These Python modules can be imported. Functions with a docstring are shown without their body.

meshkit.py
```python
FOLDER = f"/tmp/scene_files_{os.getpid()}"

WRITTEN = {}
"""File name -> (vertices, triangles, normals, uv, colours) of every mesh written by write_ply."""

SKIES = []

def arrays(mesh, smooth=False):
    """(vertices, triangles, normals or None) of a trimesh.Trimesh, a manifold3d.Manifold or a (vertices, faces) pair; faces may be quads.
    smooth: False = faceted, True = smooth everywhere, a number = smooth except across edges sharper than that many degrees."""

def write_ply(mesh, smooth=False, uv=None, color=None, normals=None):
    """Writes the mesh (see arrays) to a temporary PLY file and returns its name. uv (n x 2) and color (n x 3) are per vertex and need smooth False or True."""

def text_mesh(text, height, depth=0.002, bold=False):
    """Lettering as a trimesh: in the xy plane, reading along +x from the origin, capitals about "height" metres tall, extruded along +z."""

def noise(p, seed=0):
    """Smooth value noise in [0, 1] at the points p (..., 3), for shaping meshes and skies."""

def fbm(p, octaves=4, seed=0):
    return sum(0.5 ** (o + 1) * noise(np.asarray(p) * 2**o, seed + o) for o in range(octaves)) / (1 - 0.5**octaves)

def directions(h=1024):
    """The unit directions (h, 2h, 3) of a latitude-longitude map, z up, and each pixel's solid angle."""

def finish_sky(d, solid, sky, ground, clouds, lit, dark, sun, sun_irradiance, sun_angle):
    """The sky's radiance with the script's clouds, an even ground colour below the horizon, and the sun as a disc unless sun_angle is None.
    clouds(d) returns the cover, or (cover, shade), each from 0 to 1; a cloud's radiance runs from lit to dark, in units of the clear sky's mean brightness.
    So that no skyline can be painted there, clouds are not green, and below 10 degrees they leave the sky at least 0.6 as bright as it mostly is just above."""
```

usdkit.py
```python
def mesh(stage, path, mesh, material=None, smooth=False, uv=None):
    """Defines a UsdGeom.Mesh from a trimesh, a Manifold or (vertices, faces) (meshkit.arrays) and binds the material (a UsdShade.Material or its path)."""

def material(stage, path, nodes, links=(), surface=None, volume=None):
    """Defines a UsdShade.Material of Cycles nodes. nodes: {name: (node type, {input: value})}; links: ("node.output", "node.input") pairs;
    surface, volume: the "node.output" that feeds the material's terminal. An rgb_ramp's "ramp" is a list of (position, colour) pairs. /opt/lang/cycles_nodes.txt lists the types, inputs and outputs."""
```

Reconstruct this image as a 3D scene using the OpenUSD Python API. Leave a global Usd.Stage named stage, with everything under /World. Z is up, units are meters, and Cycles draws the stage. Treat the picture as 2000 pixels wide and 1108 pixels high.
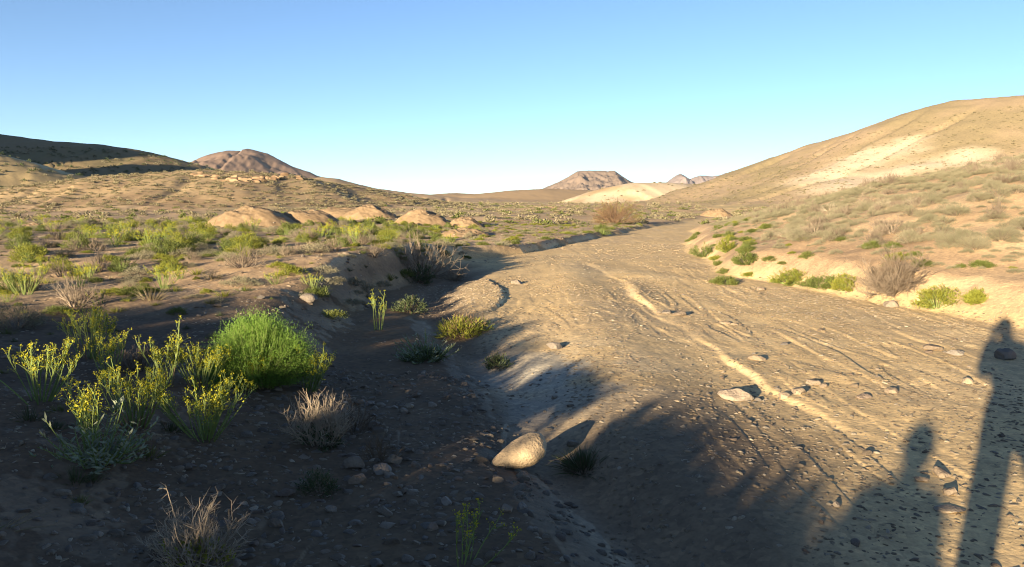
import math, random, numpy as np, trimesh, usdkit
from pxr import Usd, UsdGeom, UsdLux, UsdShade, Gf, Sdf, Vt

rng = np.random.default_rng(7)
random.seed(7)
stage = Usd.Stage.CreateInMemory()
UsdGeom.SetStageUpAxis(stage, 'Z')
UsdGeom.Xform.Define(stage, '/World')
UsdGeom.Scope.Define(stage, '/World/Looks')

# ------------------------------------------------------------------ camera, sky, sun, exposure
F, CX, CY, HORIZON, EYE = 1540.0, 1000.0, 554.0, 410.0, 1.62       # the photograph is 2000 x 1108
PITCH = math.atan((CY - HORIZON) / F)
HAZE = 0.00002
EXPOSURE, SKY_STRENGTH, SUN_INTENSITY = 2.33, 0.05, 1.25
SUN_AZ, SUN_EL = math.radians(31.3 + 180), math.radians(7.9)         # direction towards the sun, azimuth from +y clockwise
SUN = np.array([math.sin(SUN_AZ) * math.cos(SUN_EL), math.cos(SUN_AZ) * math.cos(SUN_EL), math.sin(SUN_EL)])
cam = UsdGeom.Camera.Define(stage, '/World/camera')
cam.CreateHorizontalApertureAttr(36.0)
cam.CreateVerticalApertureAttr(36.0 * 567 / 1024)
cam.CreateFocalLengthAttr(36.0 * F / 2000)
cam.CreateFStopAttr(0.0)
cam.CreateClippingRangeAttr((0.05, 100000.0))
cam.CreateExposureAttr(EXPOSURE)
cam.AddTranslateOp().Set(Gf.Vec3d(0, 0, EYE))
cam.AddRotateXOp().Set(90 - math.degrees(PITCH))

sky_mat = usdkit.material(stage, '/World/Looks/sky_air', {
    'sky': ('sky_texture', {'sky_type': 'single_scattering', 'sun_disc': False, 'sun_elevation': SUN_EL, 'sun_rotation': math.atan2(SUN[0], SUN[1]),
                            'altitude': 2500.0, 'air_density': 0.85, 'aerosol_density': 0.1, 'ozone_density': 2.2}),
    'bg': ('background_shader', {'strength': SKY_STRENGTH})}, [('sky.color', 'bg.color')], surface='bg.background')
dome = UsdLux.DomeLight.Define(stage, '/World/sky')
UsdShade.MaterialBindingAPI.Apply(dome.GetPrim()).Bind(sky_mat)
dome.GetPrim().SetCustomDataByKey('kind', 'structure')
sun = UsdLux.DistantLight.Define(stage, '/World/sun')
sun.CreateNormalizeAttr(True); sun.CreateIntensityAttr(SUN_INTENSITY); sun.CreateAngleAttr(0.5)
sun.CreateColorAttr(Gf.Vec3f(1.0, 0.81, 0.53))
sun.AddRotateZOp().Set(math.degrees(-SUN_AZ)); sun.AddRotateXOp().Set(90 + math.degrees(SUN_EL) - 180)

# ------------------------------------------------------------------ helpers
_tab = np.random.default_rng(3).random((512, 512)).astype(np.float64)
def vn(x, y, seed=0):
    """smooth value noise in [-1, 1]"""
    x, y = np.asarray(x, float) + seed * 37.31, np.asarray(y, float) + seed * 91.77
    i, j = np.floor(x).astype(np.int64), np.floor(y).astype(np.int64)
    u, v = x - i, y - j
    u, v = u * u * u * (u * (6 * u - 15) + 10), v * v * v * (v * (6 * v - 15) + 10)
    i0, j0, i1, j1 = i & 511, j & 511, (i + 1) & 511, (j + 1) & 511
    return ((_tab[i0, j0] * (1 - u) + _tab[i1, j0] * u) * (1 - v) + (_tab[i0, j1] * (1 - u) + _tab[i1, j1] * u) * v) * 2 - 1
def fbm(x, y, octaves=4, seed=0, gain=0.5):
    x, y = np.asarray(x, float), np.asarray(y, float)
    out, a, t = 0, 1.0, 0
    for o in range(octaves):
        c, s = math.cos(o * 0.9), math.sin(o * 0.9)
        out = out + a * vn((c * x - s * y) * 2 ** o, (s * x + c * y) * 2 ** o, seed + o * 5); t += a; a *= gain
    return out / t
def sstep(a, b, x):
    t = np.clip((x - a) / (b - a), 0, 1)
    return t * t * (3 - 2 * t)
def smax(a, b, k):
    h = np.clip(0.5 + 0.5 * (b - a) / k, 0, 1)
    return a * (1 - h) + b * h + k * h * (1 - h)
def ray(px, py):
    d = np.array([(px - CX) / F, (CY - py) / F, -1.0])
    return np.array([d[0], d[1] * math.sin(PITCH) + math.cos(PITCH), d[1] * math.cos(PITCH) - math.sin(PITCH)])
def far(px, py, depth):
    """the point seen at a pixel, so many metres ahead"""
    d = ray(px, py)
    return np.array([0, 0, EYE]) + d * depth / d[1]
def nearest(x, y, P):
    """distance to a polyline in plan (left of its direction positive), and the fractional index along it"""
    x, y = np.asarray(x, float), np.asarray(y, float)
    best, sd, idx = np.full(x.shape, 1e18), np.zeros(x.shape), np.zeros(x.shape)
    for k in range(len(P) - 1):
        ax, ay, bx, by = *P[k][:2], *P[k + 1][:2]
        dx, dy = bx - ax, by - ay
        t = np.clip(((x - ax) * dx + (y - ay) * dy) / (dx * dx + dy * dy), 0, 1)
        ex, ey = x - ax - t * dx, y - ay - t * dy
        d2 = ex * ex + ey * ey
        m = d2 < best
        best = np.where(m, d2, best)
        sd = np.where(m, np.sign(dx * ey - dy * ex) * np.sqrt(d2), sd)
        idx = np.where(m, k + t, idx)
    return sd, idx

# ------------------------------------------------------------------ the land as one height function
BANK = np.array([(-1.6, -6, .2, 2), (-.9, 2.5, .2, 1.8), (-1.2, 6, .2, 1.5), (-1.9, 9, .26, 1.2), (-2.25, 10.5, .40, .9), (-2.2, 12.8, .64, .65), (-1.9, 15.4, .66, .55),
                 (-1.7, 19, .56, .55), (-.9, 21.0, .34, .4), (.4, 23, .30, .22), (1.2, 25.5, .28, .22), (2.8, 30, .25, .25), (5.6, 38, .2, .28), (10.5, 50, .14, .35), (18, 70, .1, 1), (52, 200, .1, 5)])
FOOT = np.array([(9.5, -8), (8, 2), (6.7, 7), (6.25, 9.5), (6, 11), (5.5, 12.2), (5, 14.2), (4.4, 16.5), (5.3, 25), (8.3, 37), (15.5, 60), (22, 80), (60, 200)])
GULLY = np.array([(1.3, 2), (.9, 3), (.5, 4.2), (.2, 5.2), (0, 6.7), (-.6, 9), (-1.15, 11.5), (-1.4, 14), (-1.1, 17), (-.5, 19.5)])
BAR = np.array([(-.45, 10.6), (-.2, 11.6), (-.10, 12.6), (-.12, 13.8), (-.35, 15.0), (-.5, 16.2)])
SCARP = [np.array([(1.70, 21.5), (1.78, 20.2), (2.02, 17.6), (2.0, 16.2), (2.16, 15.0), (2.10, 13.8), (1.98, 12.6), (2.06, 11.4), (2.0, 10.5), (2.16, 9.7), (2.12, 8.9), (2.2, 8.3), (2.1, 7.6), (2.17, 7.0), (2.13, 6.5), (2.28, 5.9), (2.33, 5.5), (2.5, 5.1), (2.56, 4.5)])]
def ridge(pix, depth):
    d = np.broadcast_to(depth, len(pix))
    return np.array([far(px, py, q) for (px, py), q in zip(pix, d)])
R_RIDGE = ridge([(1180, 412), (1250, 402), (1300, 391), (1380, 370), (1450, 341), (1500, 321), (1560, 298), (1620, 276), (1700, 251), (1760, 229), (1830, 206), (1880, 197), (1950, 191), (2000, 187), (2300, 185), (2900, 240)],
                [290, 280, 270, 262, 255, 250, 243, 236, 228, 222, 215, 210, 203, 198, 180, 150])
K_RIDGE = ridge([(-900, 430), (-300, 395), (0, 372), (100, 360), (200, 346), (300, 339), (400, 336), (500, 337), (560, 343), (640, 358), (700, 372), (760, 386), (850, 398)],
                [95, 98, 100, 102, 104, 105, 106, 107, 108, 111, 114, 118, 125])
H_RIDGE = ridge([(-900, 200), (-300, 235), (0, 262), (100, 276), (200, 283), (270, 293), (330, 308), (400, 325), (425, 334), (450, 348), (480, 368)], [330, 320, 310, 305, 303, 302, 300, 300, 300, 300, 300])
F_RIDGE = ridge([(480, 392), (520, 375), (560, 360), (600, 351), (630, 347), (660, 350), (700, 361), (740, 369), (800, 377), (850, 381.5), (900, 387)], 600)
G_RIDGE = ridge([(780, 395), (850, 383), (890, 377.5), (930, 380), (1000, 373), (1070, 369), (1130, 371), (1200, 374), (1260, 380), (1330, 388)], [760, 740, 720, 710, 700, 690, 690, 690, 690, 700])
P_RIDGE = ridge([(1120, 400), (1160, 383), (1190, 367), (1230, 358), (1300, 357), (1350, 360), (1420, 369), (1500, 382)], [320, 325, 330, 335, 340, 345, 350, 360])
SD = np.array([math.sin(SUN_AZ - math.pi), math.cos(SUN_AZ - math.pi)])   # the way the light travels, in plan
SC = np.array([SD[1], -SD[0]])                                             # across it, to the right
SHADOW_RIDGE = np.array([(*(c * SC + s * SD), z) for c, s, z in [(-520, -60, 80), (-420, -30, 76), (-350, -19, 70), (-318, -19, 63), (-295, -19, 59), (-280, -19, 53), (-269, -19, 52), (-262, -19, 46), (-257, -19, 34), (-252, -19, 36), (-246, -19, 50), (-240, -19, 44), (-230, -19, 28), (-222, -17, 12), (-214, -15, 3)]])
A_RIDGE = ridge([(-700, 250), (-300, 275), (-100, 290), (0, 302), (70, 318), (130, 337), (200, 352), (260, 372)], [190, 195, 200, 202, 205, 208, 212, 216])
S_FAR = [(0, 0), (15, 3.2), (25, 3.65), (35, 3.15), (44, 1.75), (60, .9), (80, .4), (120, .2), (200, .1)]
def hill(x, y, P, w, power=1.6, floor=-4.0):
    sd, i = nearest(x, y, P)
    z = np.interp(i, np.arange(len(P)), P[:, 2])
    # a little roll so that the surface is round at the crest
    return floor + (z - floor) * np.exp(-(np.abs(sd) / w) ** power), sd, i
def washz(y):
    return np.interp(y, [-60, 0, 150, 700, 7000], [-0.6, 0, 2.25, 6.6, 6.6])
def land(x, y, fine=True):
    """height, and what one sees there: dict of masks"""
    x, y = np.asarray(x, float), np.asarray(y, float)
    r = np.hypot(x, y)
    wig = 0.17 * fbm(x / 1.3, y / 1.3, 3, 11, .42) * np.clip(r / 12, .4, 1.3) + .5 * fbm(x / 6, y / 6, 2, 12) * sstep(16, 40, r)
    dl, il = nearest(x + wig, y + .5 * wig, BANK)
    hb, wb = np.interp(il, np.arange(len(BANK)), BANK[:, 2]), np.interp(il, np.arange(len(BANK)), BANK[:, 3])
    hb = hb * (1 - sstep(18, 22, y) * .18 * (1 + vn(x / 5, y / 5, 14)))
    tl = sstep(-.15, 1, dl / wb)
    plain = sstep(0, 1.5, dl)
    z = washz(y) + hb * tl
    # broad unevenness
    z = z + plain * (.10 * fbm(x / 4, y / 4, 3, 2) * np.clip(r / 12, .5, 1.5) + .02 * np.clip(dl - 3, 0, 12) * sstep(10, 22, y))
    z = z + plain * .055 * np.clip(9.3 - y, 0, 9) * sstep(0, 3.5, dl) * (1 - .0 * x)
    dr, ir = nearest(x + .8 * wig, y, FOOT)
    dr = -dr
    amp = np.interp(y, *zip(*S_FAR)) * 1.0
    D = np.clip(dr, 0, None)
    bank_r = np.interp(y, [0, 14, 30, 60], [.25, .4, .25, .1]) * sstep(0, .9, dr) + amp * (1 - np.exp(-(D / 9) ** 1.3)) - .9 * sstep(14, 40, D) * np.clip(amp / 3, 0, 1)
    z = z + bank_r + sstep(.5, 3, dr) * .12 * fbm(x / 2.2, y / 2.2, 3, 8)
    wash = (1 - tl) * (1 - sstep(0, .5, dr))
    # gully, gravel bar, little scarps of the wash floor
    dg, ig = nearest(x + .3 * wig, y, GULLY)
    gul = np.exp(-(dg / (.30 + .012 * y)) ** 2) * sstep(0, 1, ig) * (1 - sstep(8, 9, ig))
    z = z - (.10 + .03 * sstep(8, 11, y) + .08 * sstep(5.6, 4.2, y)) * gul
    db, ib = nearest(x + .25 * wig, y, BAR)
    bar = sstep(0, .06, db) * np.exp(-(np.clip(db, 0, None) / 1.3) ** 2) * sstep(.0, .8, ib) * (1 - sstep(4.2, 5, ib))
    z = z + .04 * bar
    # low crown between gully and scarp, so that the flow runs beside it
    z = z + wash * .07 * np.exp(-((x - .9 - .02 * y) / .6) ** 2) * sstep(2, 5, y) * (1 - sstep(16, 22, y))
    dust = np.zeros(x.shape)
    for k, S in enumerate(SCARP):
        ds, i_s = nearest(x + .22 * wig, y + .2 * wig, S)
        n = len(S) - 1
        along = sstep(0, .5, i_s) * (1 - sstep(n - 3.5, n, i_s)) * (.35 + .65 * sstep(-.45, .0, vn(y * .75 + 3.3, x * .6, 97)))
        width = (.022 + .0042 * y) * (1 + .6 * vn(y * 1.3, x * 1.3, 90 + k))
        z = z + (.020 + .0025 * y) * (1 + .9 * vn(x * .9, y * .9, 95 + k)) * sstep(-width, width, ds) * along * np.exp(-np.clip(ds, 0, None) / 1.3)     # the far (right) side stands higher
        dust = np.maximum(dust, np.exp(-((ds + .3 * width) / (width * 1.2)) ** 2) * along)
    near_ = np.exp(-r / 60)
    # rills along the flow, and grit
    sx, sy = x - .03 * y, y
    q = fbm(sx / .55, sy / 4.2, 3, 31, .45) * 3.3
    f_ = q - np.floor(q)
    z = z + wash * (.007 * fbm(sx / .35, sy / 2.2, 3, 21) + (.009 + .006 * sstep(1.0, 2.5, x)) * (f_ - sstep(.86, 1, f_)) * sstep(-.5, .3, vn(x / 1.3, y / 3.1, 33)))
    z = z + (1 - wash) * near_ * .030 * fbm(x / .7, y / .7, 3, 41)
    if fine:
        z = z + near_ * (.0055 - .0015 * wash) * fbm(x / .13, y / .16, 3, 51) * np.clip(r / 6, .5, 1.6)
    m = dict(wash=wash, plain=plain, right=sstep(0, .6, dr), dust=dust, gully=gul, stony=sstep(-.05, .3, dg), bank=tl * (1 - tl) * 4, bar=bar, D=D)
    comp = np.zeros(x.shape, int)                                     # 0 plain, 1 wash, 2 right bank
    comp[wash > .5] = 1
    comp[(wash <= .5) & (dr > 0)] = 2
    big = dict(knoll=(K_RIDGE, 38, 1.7), right=(R_RIDGE, 72, 1.5), left=(H_RIDGE, 95, 1.6), brown=(F_RIDGE, 110, 1.4), low=(G_RIDGE, 130, 1.6), pale=(P_RIDGE, 45, 1.8), near=(A_RIDGE, 34, 1.6))
    for k, (name, (P, w, pw)) in enumerate(big.items()):
        hz, sd, i = hill(x, y, P, w, pw)
        rough = {'knoll': .5, 'right': .9, 'left': 1.5, 'brown': 3, 'low': 2.5, 'pale': 1.2, 'near': 1.0}[name]
        scale = {'knoll': 14, 'right': 30, 'left': 35, 'brown': 70, 'low': 80, 'pale': 22, 'near': 25}[name]
        off = np.clip(np.abs(sd) / w, .12, 1)
        hz = hz + rough * fbm(x / scale, y / scale, 4, 60 + k) * off
        if name in ('right', 'left', 'knoll', 'brown'):                  # shallow ravines that run down the slope
            hz = hz - {'right': 1.6, 'left': 2.2, 'knoll': .5, 'brown': 5}[name] * np.clip(1 - 3.2 * np.abs(vn(i * {'right': 1.1, 'left': 1.6, 'knoll': 1.3, 'brown': 1.5}[name] + .5 * fbm(x / 40, y / 40, 2, 80 + k), sd / (w * 2.5), 85 + k)), 0, 1) * sstep(.1, .5, off) * np.exp(-off)
        on = hz > z
        comp[on] = 3 + k
        z = smax(z, hz, {'knoll': 1.2, 'right': 1.5, 'left': 3, 'brown': 4, 'low': 4, 'pale': 1.5, 'near': 2}[name])
        m[name] = on * 1.0
    z = z + sstep(50, 110, r) * (.30 * fbm(x / 6, y / 6, 4, 71) + .10 * np.abs(vn(x / 2.2, y / 3.5, 72)))
    return z, m, comp

def at(px, py, surface=None):
    """where the line of sight through a pixel of the photograph meets the land"""
    d = ray(px, py)
    t = np.geomspace(2.5, 1500, 1400)
    p = np.array([0, 0, EYE]) + t[:, None] * d
    z = land(p[:, 0], p[:, 1], fine=False)[0] if surface is None else surface(p[:, 0], p[:, 1])
    below = np.nonzero(p[:, 2] < z)[0]
    if not len(below):
        return p[-1]
    i = below[0]
    if i == 0:
        return p[0]
    a, b = p[i - 1, 2] - z[i - 1], z[i] - p[i, 2]
    return p[i - 1] + (p[i] - p[i - 1]) * a / (a + b)

# ------------------------------------------------------------------ tagging and placing
used = {}
def numbered(name):
    used[name] = used.get(name, -1) + 1
    return name if used[name] == 0 else f'{name}_{used[name]:03d}'
def tag(prim, label=None, cat=None, group=None, kind=None):
    for k, v in (('label', label), ('category', cat), ('group', group), ('kind', kind)):
        if v:
            prim.SetCustomDataByKey(k, v)
    return prim
def put(path, v, f, mat, smooth=False, tone=None):
    m = usdkit.mesh(stage, path, (v, f), mat, smooth=smooth)
    if tone is not None:
        UsdGeom.PrimvarsAPI(m).CreatePrimvar('tone', Sdf.ValueTypeNames.Color3fArray, 'vertex').Set(Vt.Vec3fArray.FromNumpy(np.asarray(tone, np.float32)))
    return m
def thing(name, label, cat, loc=(0, 0, 0), rz=0.0, scale=(1, 1, 1), group=None, tilt=(0, 0)):
    x = UsdGeom.Xform.Define(stage, '/World/' + numbered(name))
    x.AddTranslateOp().Set(Gf.Vec3d(*map(float, loc)))
    x.AddRotateXYZOp().Set(Gf.Vec3f(float(tilt[0]), float(tilt[1]), float(rz)))
    x.AddScaleOp().Set(Gf.Vec3f(*map(float, np.broadcast_to(scale, 3))))
    return tag(x.GetPrim(), label, cat, group)
CLASSES = {}
def make_class(key, parts):
    """a kind of plant or stone: parts = [(name, vertices, faces, material, smooth)]"""
    c = stage.CreateClassPrim('/World/kind_of_' + key)
    for n, v, f, m, s in parts:
        put(f'/World/kind_of_{key}/{n}', v, f, m, s)
    CLASSES[key] = parts
def copy(key, name, label, cat, loc, rz, scale, group=None, tilt=(0, 0)):
    p = thing(name, label, cat, loc, rz, scale, group, tilt)
    p.GetReferences().AddInternalReference('/World/kind_of_' + key)
    p.SetInstanceable(True)
    return p
def scatter(name, label, cat, protos, idx, pos, yaw, scale, tilt=None):
    """one mass of many small pieces"""
    pi = UsdGeom.PointInstancer.Define(stage, '/World/' + numbered(name))
    path = str(pi.GetPath())
    targets = []
    for k, (v, f, m, s) in enumerate(protos):
        put(f'{path}/piece_{k + 1:03d}', v, f, m, s); targets.append(f'{path}/piece_{k + 1:03d}')
    pi.CreatePrototypesRel().SetTargets(targets)
    pi.CreateProtoIndicesAttr(Vt.IntArray.FromNumpy(np.asarray(idx, np.int32)))
    pi.CreatePositionsAttr(Vt.Vec3fArray.FromNumpy(np.asarray(pos, np.float32)))
    sc = np.asarray(scale, np.float32)
    pi.CreateScalesAttr(Vt.Vec3fArray.FromNumpy(np.ascontiguousarray(np.broadcast_to(sc if sc.ndim == 2 else sc[:, None], (len(pos), 3)))))
    q = np.zeros((len(pos), 4)); q[:, 0], q[:, 3] = np.cos(yaw / 2), np.sin(yaw / 2)
    if tilt is not None:
        tx, ty = tilt
        a = np.stack([np.cos(tx / 2), np.sin(tx / 2), 0 * tx, 0 * tx], 1)
        q = np.stack([q[:, 0] * a[:, 0], q[:, 0] * a[:, 1], q[:, 3] * a[:, 1], q[:, 3] * a[:, 0]], 1)
    pi.CreateOrientationsAttr(Vt.QuathArray([Gf.Quath(*map(float, r)) for r in q]))
    return tag(pi.GetPrim(), label, cat, None, 'stuff')

# ------------------------------------------------------------------ materials
def lambert(extra=None):
    return {'roughness': 0.95, 'specular_ior_level': 0.12, **(extra or {})}
GROUND = usdkit.material(stage, '/World/Looks/dry_soil', {
    'g': ('geometry', {}), 'a': ('attribute', {'attribute': 'tone'}),
    'n1': ('noise_texture', {'scale': 2.3, 'detail': 6.0, 'roughness': .65}),
    'n2': ('noise_texture', {'scale': 30.0, 'detail': 6.0, 'roughness': .75}),
    'v': ('voronoi_texture', {'scale': 24.0, 'randomness': 1.0}),
    'vs': ('separate_color', {}),
    'r1': ('rgb_ramp', {'ramp': [(.25, (.74, .74, .76)), (.5, (1, 1, 1)), (.75, (1.22, 1.2, 1.16))]}),
    'r2': ('rgb_ramp', {'ramp': [(.3, (.72, .72, .74)), (.5, (1, 1, 1)), (.7, (1.25, 1.24, 1.2))]}),
    'r3': ('rgb_ramp', {'ramp': [(0, (.66, .68, .72)), (.3, (1, 1, 1)), (.72, (1, 1, 1)), (1, (1.4, 1.36, 1.28))]}),
    'm1': ('mix', {'mix_type': 'multiply', 'fac': 1.0}), 'm2': ('mix', {'mix_type': 'multiply', 'fac': .85}), 'm3': ('mix', {'mix_type': 'multiply', 'fac': .6}),
    'h': ('math', {'math_type': 'multiply_add', 'value2': -0.6}),
    'b': ('bump', {'strength': .6, 'distance': .008}),
    'p': ('principled_bsdf', lambert())},
    [('g.position', 'n1.vector'), ('g.position', 'n2.vector'), ('g.position', 'v.vector'), ('n1.fac', 'r1.fac'), ('n2.fac', 'r2.fac'), ('v.color', 'vs.color'), ('vs.r', 'r3.fac'),
     ('a.color', 'm1.color1'), ('r1.color', 'm1.color2'), ('m1.color', 'm2.color1'), ('r2.color', 'm2.color2'), ('m2.color', 'm3.color1'), ('r3.color', 'm3.color2'),
     ('v.distance', 'h.value1'), ('n2.fac', 'h.value3'), ('h.value', 'b.height'), ('b.normal', 'p.normal'), ('m3.color', 'p.base_color')], surface='p.BSDF')
ROCKY = usdkit.material(stage, '/World/Looks/bare_mountain', {
    'g': ('geometry', {}), 'a': ('attribute', {'attribute': 'tone'}),
    'n1': ('noise_texture', {'scale': .012, 'detail': 8.0, 'roughness': .7}),
    'r1': ('rgb_ramp', {'ramp': [(.3, (.82, .82, .84)), (.5, (1, 1, 1)), (.7, (1.12, 1.1, 1.08))]}),
    'm1': ('mix', {'mix_type': 'multiply', 'fac': 1.0}), 'b': ('bump', {'strength': .5, 'distance': 8.0}), 'p': ('principled_bsdf', lambert())},
    [('g.position', 'n1.vector'), ('n1.fac', 'r1.fac'), ('a.color', 'm1.color1'), ('r1.color', 'm1.color2'), ('n1.fac', 'b.height'), ('b.normal', 'p.normal'), ('m1.color', 'p.base_color')], surface='p.BSDF')
def leaf_mat(name, a, b, through=.35):
    """two tones that vary from plant to plant and from place to place on it; light passes through"""
    return usdkit.material(stage, '/World/Looks/' + name, {
        'o': ('object_info', {}), 'g': ('geometry', {}), 'n': ('noise_texture', {'scale': 9.0, 'detail': 2.0}),
        'x': ('math', {'math_type': 'multiply_add', 'value2': .45}), 'ms': ('math', {'math_type': 'multiply_add', 'value2': .55, 'value3': 0.0}),
        'r': ('rgb_ramp', {'ramp': [(.1, a), (.9, b)]}),
        'd': ('principled_bsdf', {'roughness': .6, 'specular_ior_level': .25}), 't': ('translucent_bsdf', {}), 'm': ('mix_closure', {'fac': through})},
        [('g.position', 'n.vector'), ('n.fac', 'ms.value1'), ('o.random', 'x.value1'), ('ms.value', 'x.value3'), ('x.value', 'r.fac'), ('r.color', 'd.base_color'), ('r.color', 't.color'),
         ('d.BSDF', 'm.closure1'), ('t.BSDF', 'm.closure2')], surface='m.closure')
def stem_mat(name, a, b):
    return usdkit.material(stage, '/World/Looks/' + name, {
        'o': ('object_info', {}), 'g': ('geometry', {}), 'n': ('noise_texture', {'scale': 14.0, 'detail': 3.0}),
        'x': ('math', {'math_type': 'multiply_add', 'value2': .35}), 'ms': ('math', {'math_type': 'multiply', 'value2': .65}),
        'r': ('rgb_ramp', {'ramp': [(.15, a), (.85, b)]}), 'p': ('principled_bsdf', lambert())},
        [('g.position', 'n.vector'), ('n.fac', 'ms.value1'), ('o.random', 'x.value1'), ('ms.value', 'x.value3'), ('x.value', 'r.fac'), ('r.color', 'p.base_color')], surface='p.BSDF')
def stone_mat(name, ramp, scale=18.0):
    return usdkit.material(stage, '/World/Looks/' + name, {
        'o': ('object_info', {}), 't': ('texture_coordinate', {}), 'n': ('noise_texture', {'scale': scale, 'detail': 6.0, 'roughness': .65}), 'n2': ('noise_texture', {'scale': scale * 6, 'detail': 4.0}),
        'r': ('rgb_ramp', {'ramp': ramp}), 'r2': ('rgb_ramp', {'ramp': [(.3, (.72, .72, .73)), (.55, (1, 1, 1)), (.75, (1.2, 1.18, 1.14))]}),
        'm': ('mix', {'mix_type': 'multiply', 'fac': 1.0}), 'b': ('bump', {'strength': .8, 'distance': .014}), 'p': ('principled_bsdf', lambert({'roughness': .85, 'specular_ior_level': .25}))},
        [('o.random', 'r.fac'), ('t.object', 'n.vector'), ('t.object', 'n2.vector'), ('n.fac', 'r2.fac'), ('r.color', 'm.color1'), ('r2.color', 'm.color2'), ('n2.fac', 'b.height'), ('b.normal', 'p.normal'), ('m.color', 'p.base_color')], surface='p.BSDF')
M = dict(
    sage=leaf_mat('grey_green_leaf', (.14, .135, .085), (.225, .20, .135), .22),
    far_sage=leaf_mat('far_shrub_leaf', (.15, .135, .08), (.22, .19, .12), .22),
    sage_pale=leaf_mat('pale_dry_leaf', (.20, .17, .125), (.27, .24, .18), .2),
    green=leaf_mat('fresh_green_leaf', (.085, .11, .026), (.145, .16, .042), .4),
    lush=leaf_mat('bright_green_shoot', (.085, .17, .02), (.15, .25, .04), .4),
    yellowgreen=leaf_mat('yellow_green_leaf', (.14, .16, .022), (.22, .22, .036), .4),
    flower=leaf_mat('yellow_flower', (.25, .25, .014), (.42, .38, .02), .35),
    spurge=stem_mat('pale_green_stem', (.09, .128, .035), (.15, .185, .062)),
    red_stem=stem_mat('reddish_stem', (.15, .09, .058), (.21, .14, .09)),
    twig=stem_mat('grey_brown_twig', (.11, .085, .065), (.18, .145, .112)),
    dead=stem_mat('bleached_twig', (.21, .165, .12), (.30, .25, .19)),
    brown=stem_mat('brown_twig', (.075, .052, .036), (.125, .092, .063)),
    straw=leaf_mat('dry_grass', (.18, .14, .075), (.27, .22, .13), .3),
    thistle=leaf_mat('silvery_leaf', (.13, .16, .105), (.21, .235, .17), .25),
    rust=leaf_mat('rusty_leaf', (.125, .08, .045), (.18, .12, .065), .3),
    dark=leaf_mat('dull_green_leaf', (.04, .058, .026), (.07, .088, .036), .3),
    stone=stone_mat('mixed_stone', [(0, (.105, .082, .064)), (.25, (.175, .135, .098)), (.5, (.14, .122, .108)), (.7, (.21, .165, .12)), (.85, (.13, .094, .075)), (1, (.25, .205, .16))], 9),
    gravel=stone_mat('gravel_grain', [(0, (.15, .112, .083)), (.3, (.25, .19, .13)), (.55, (.20, .17, .14)), (.8, (.31, .245, .17)), (1, (.38, .32, .245))], 5),
    boulder=stone_mat('buff_boulder', [(0, (.30, .225, .145)), (1, (.30, .225, .145))], 11),
    grit=stone_mat('tan_grit', [(0, (.15, .108, .066)), (.4, (.235, .172, .105)), (.75, (.19, .148, .105)), (1, (.30, .235, .155))], 5),
    outcrop=stone_mat('brown_outcrop', [(0, (.14, .092, .057)), (1, (.22, .15, .094))], 1.2),
)

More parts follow.
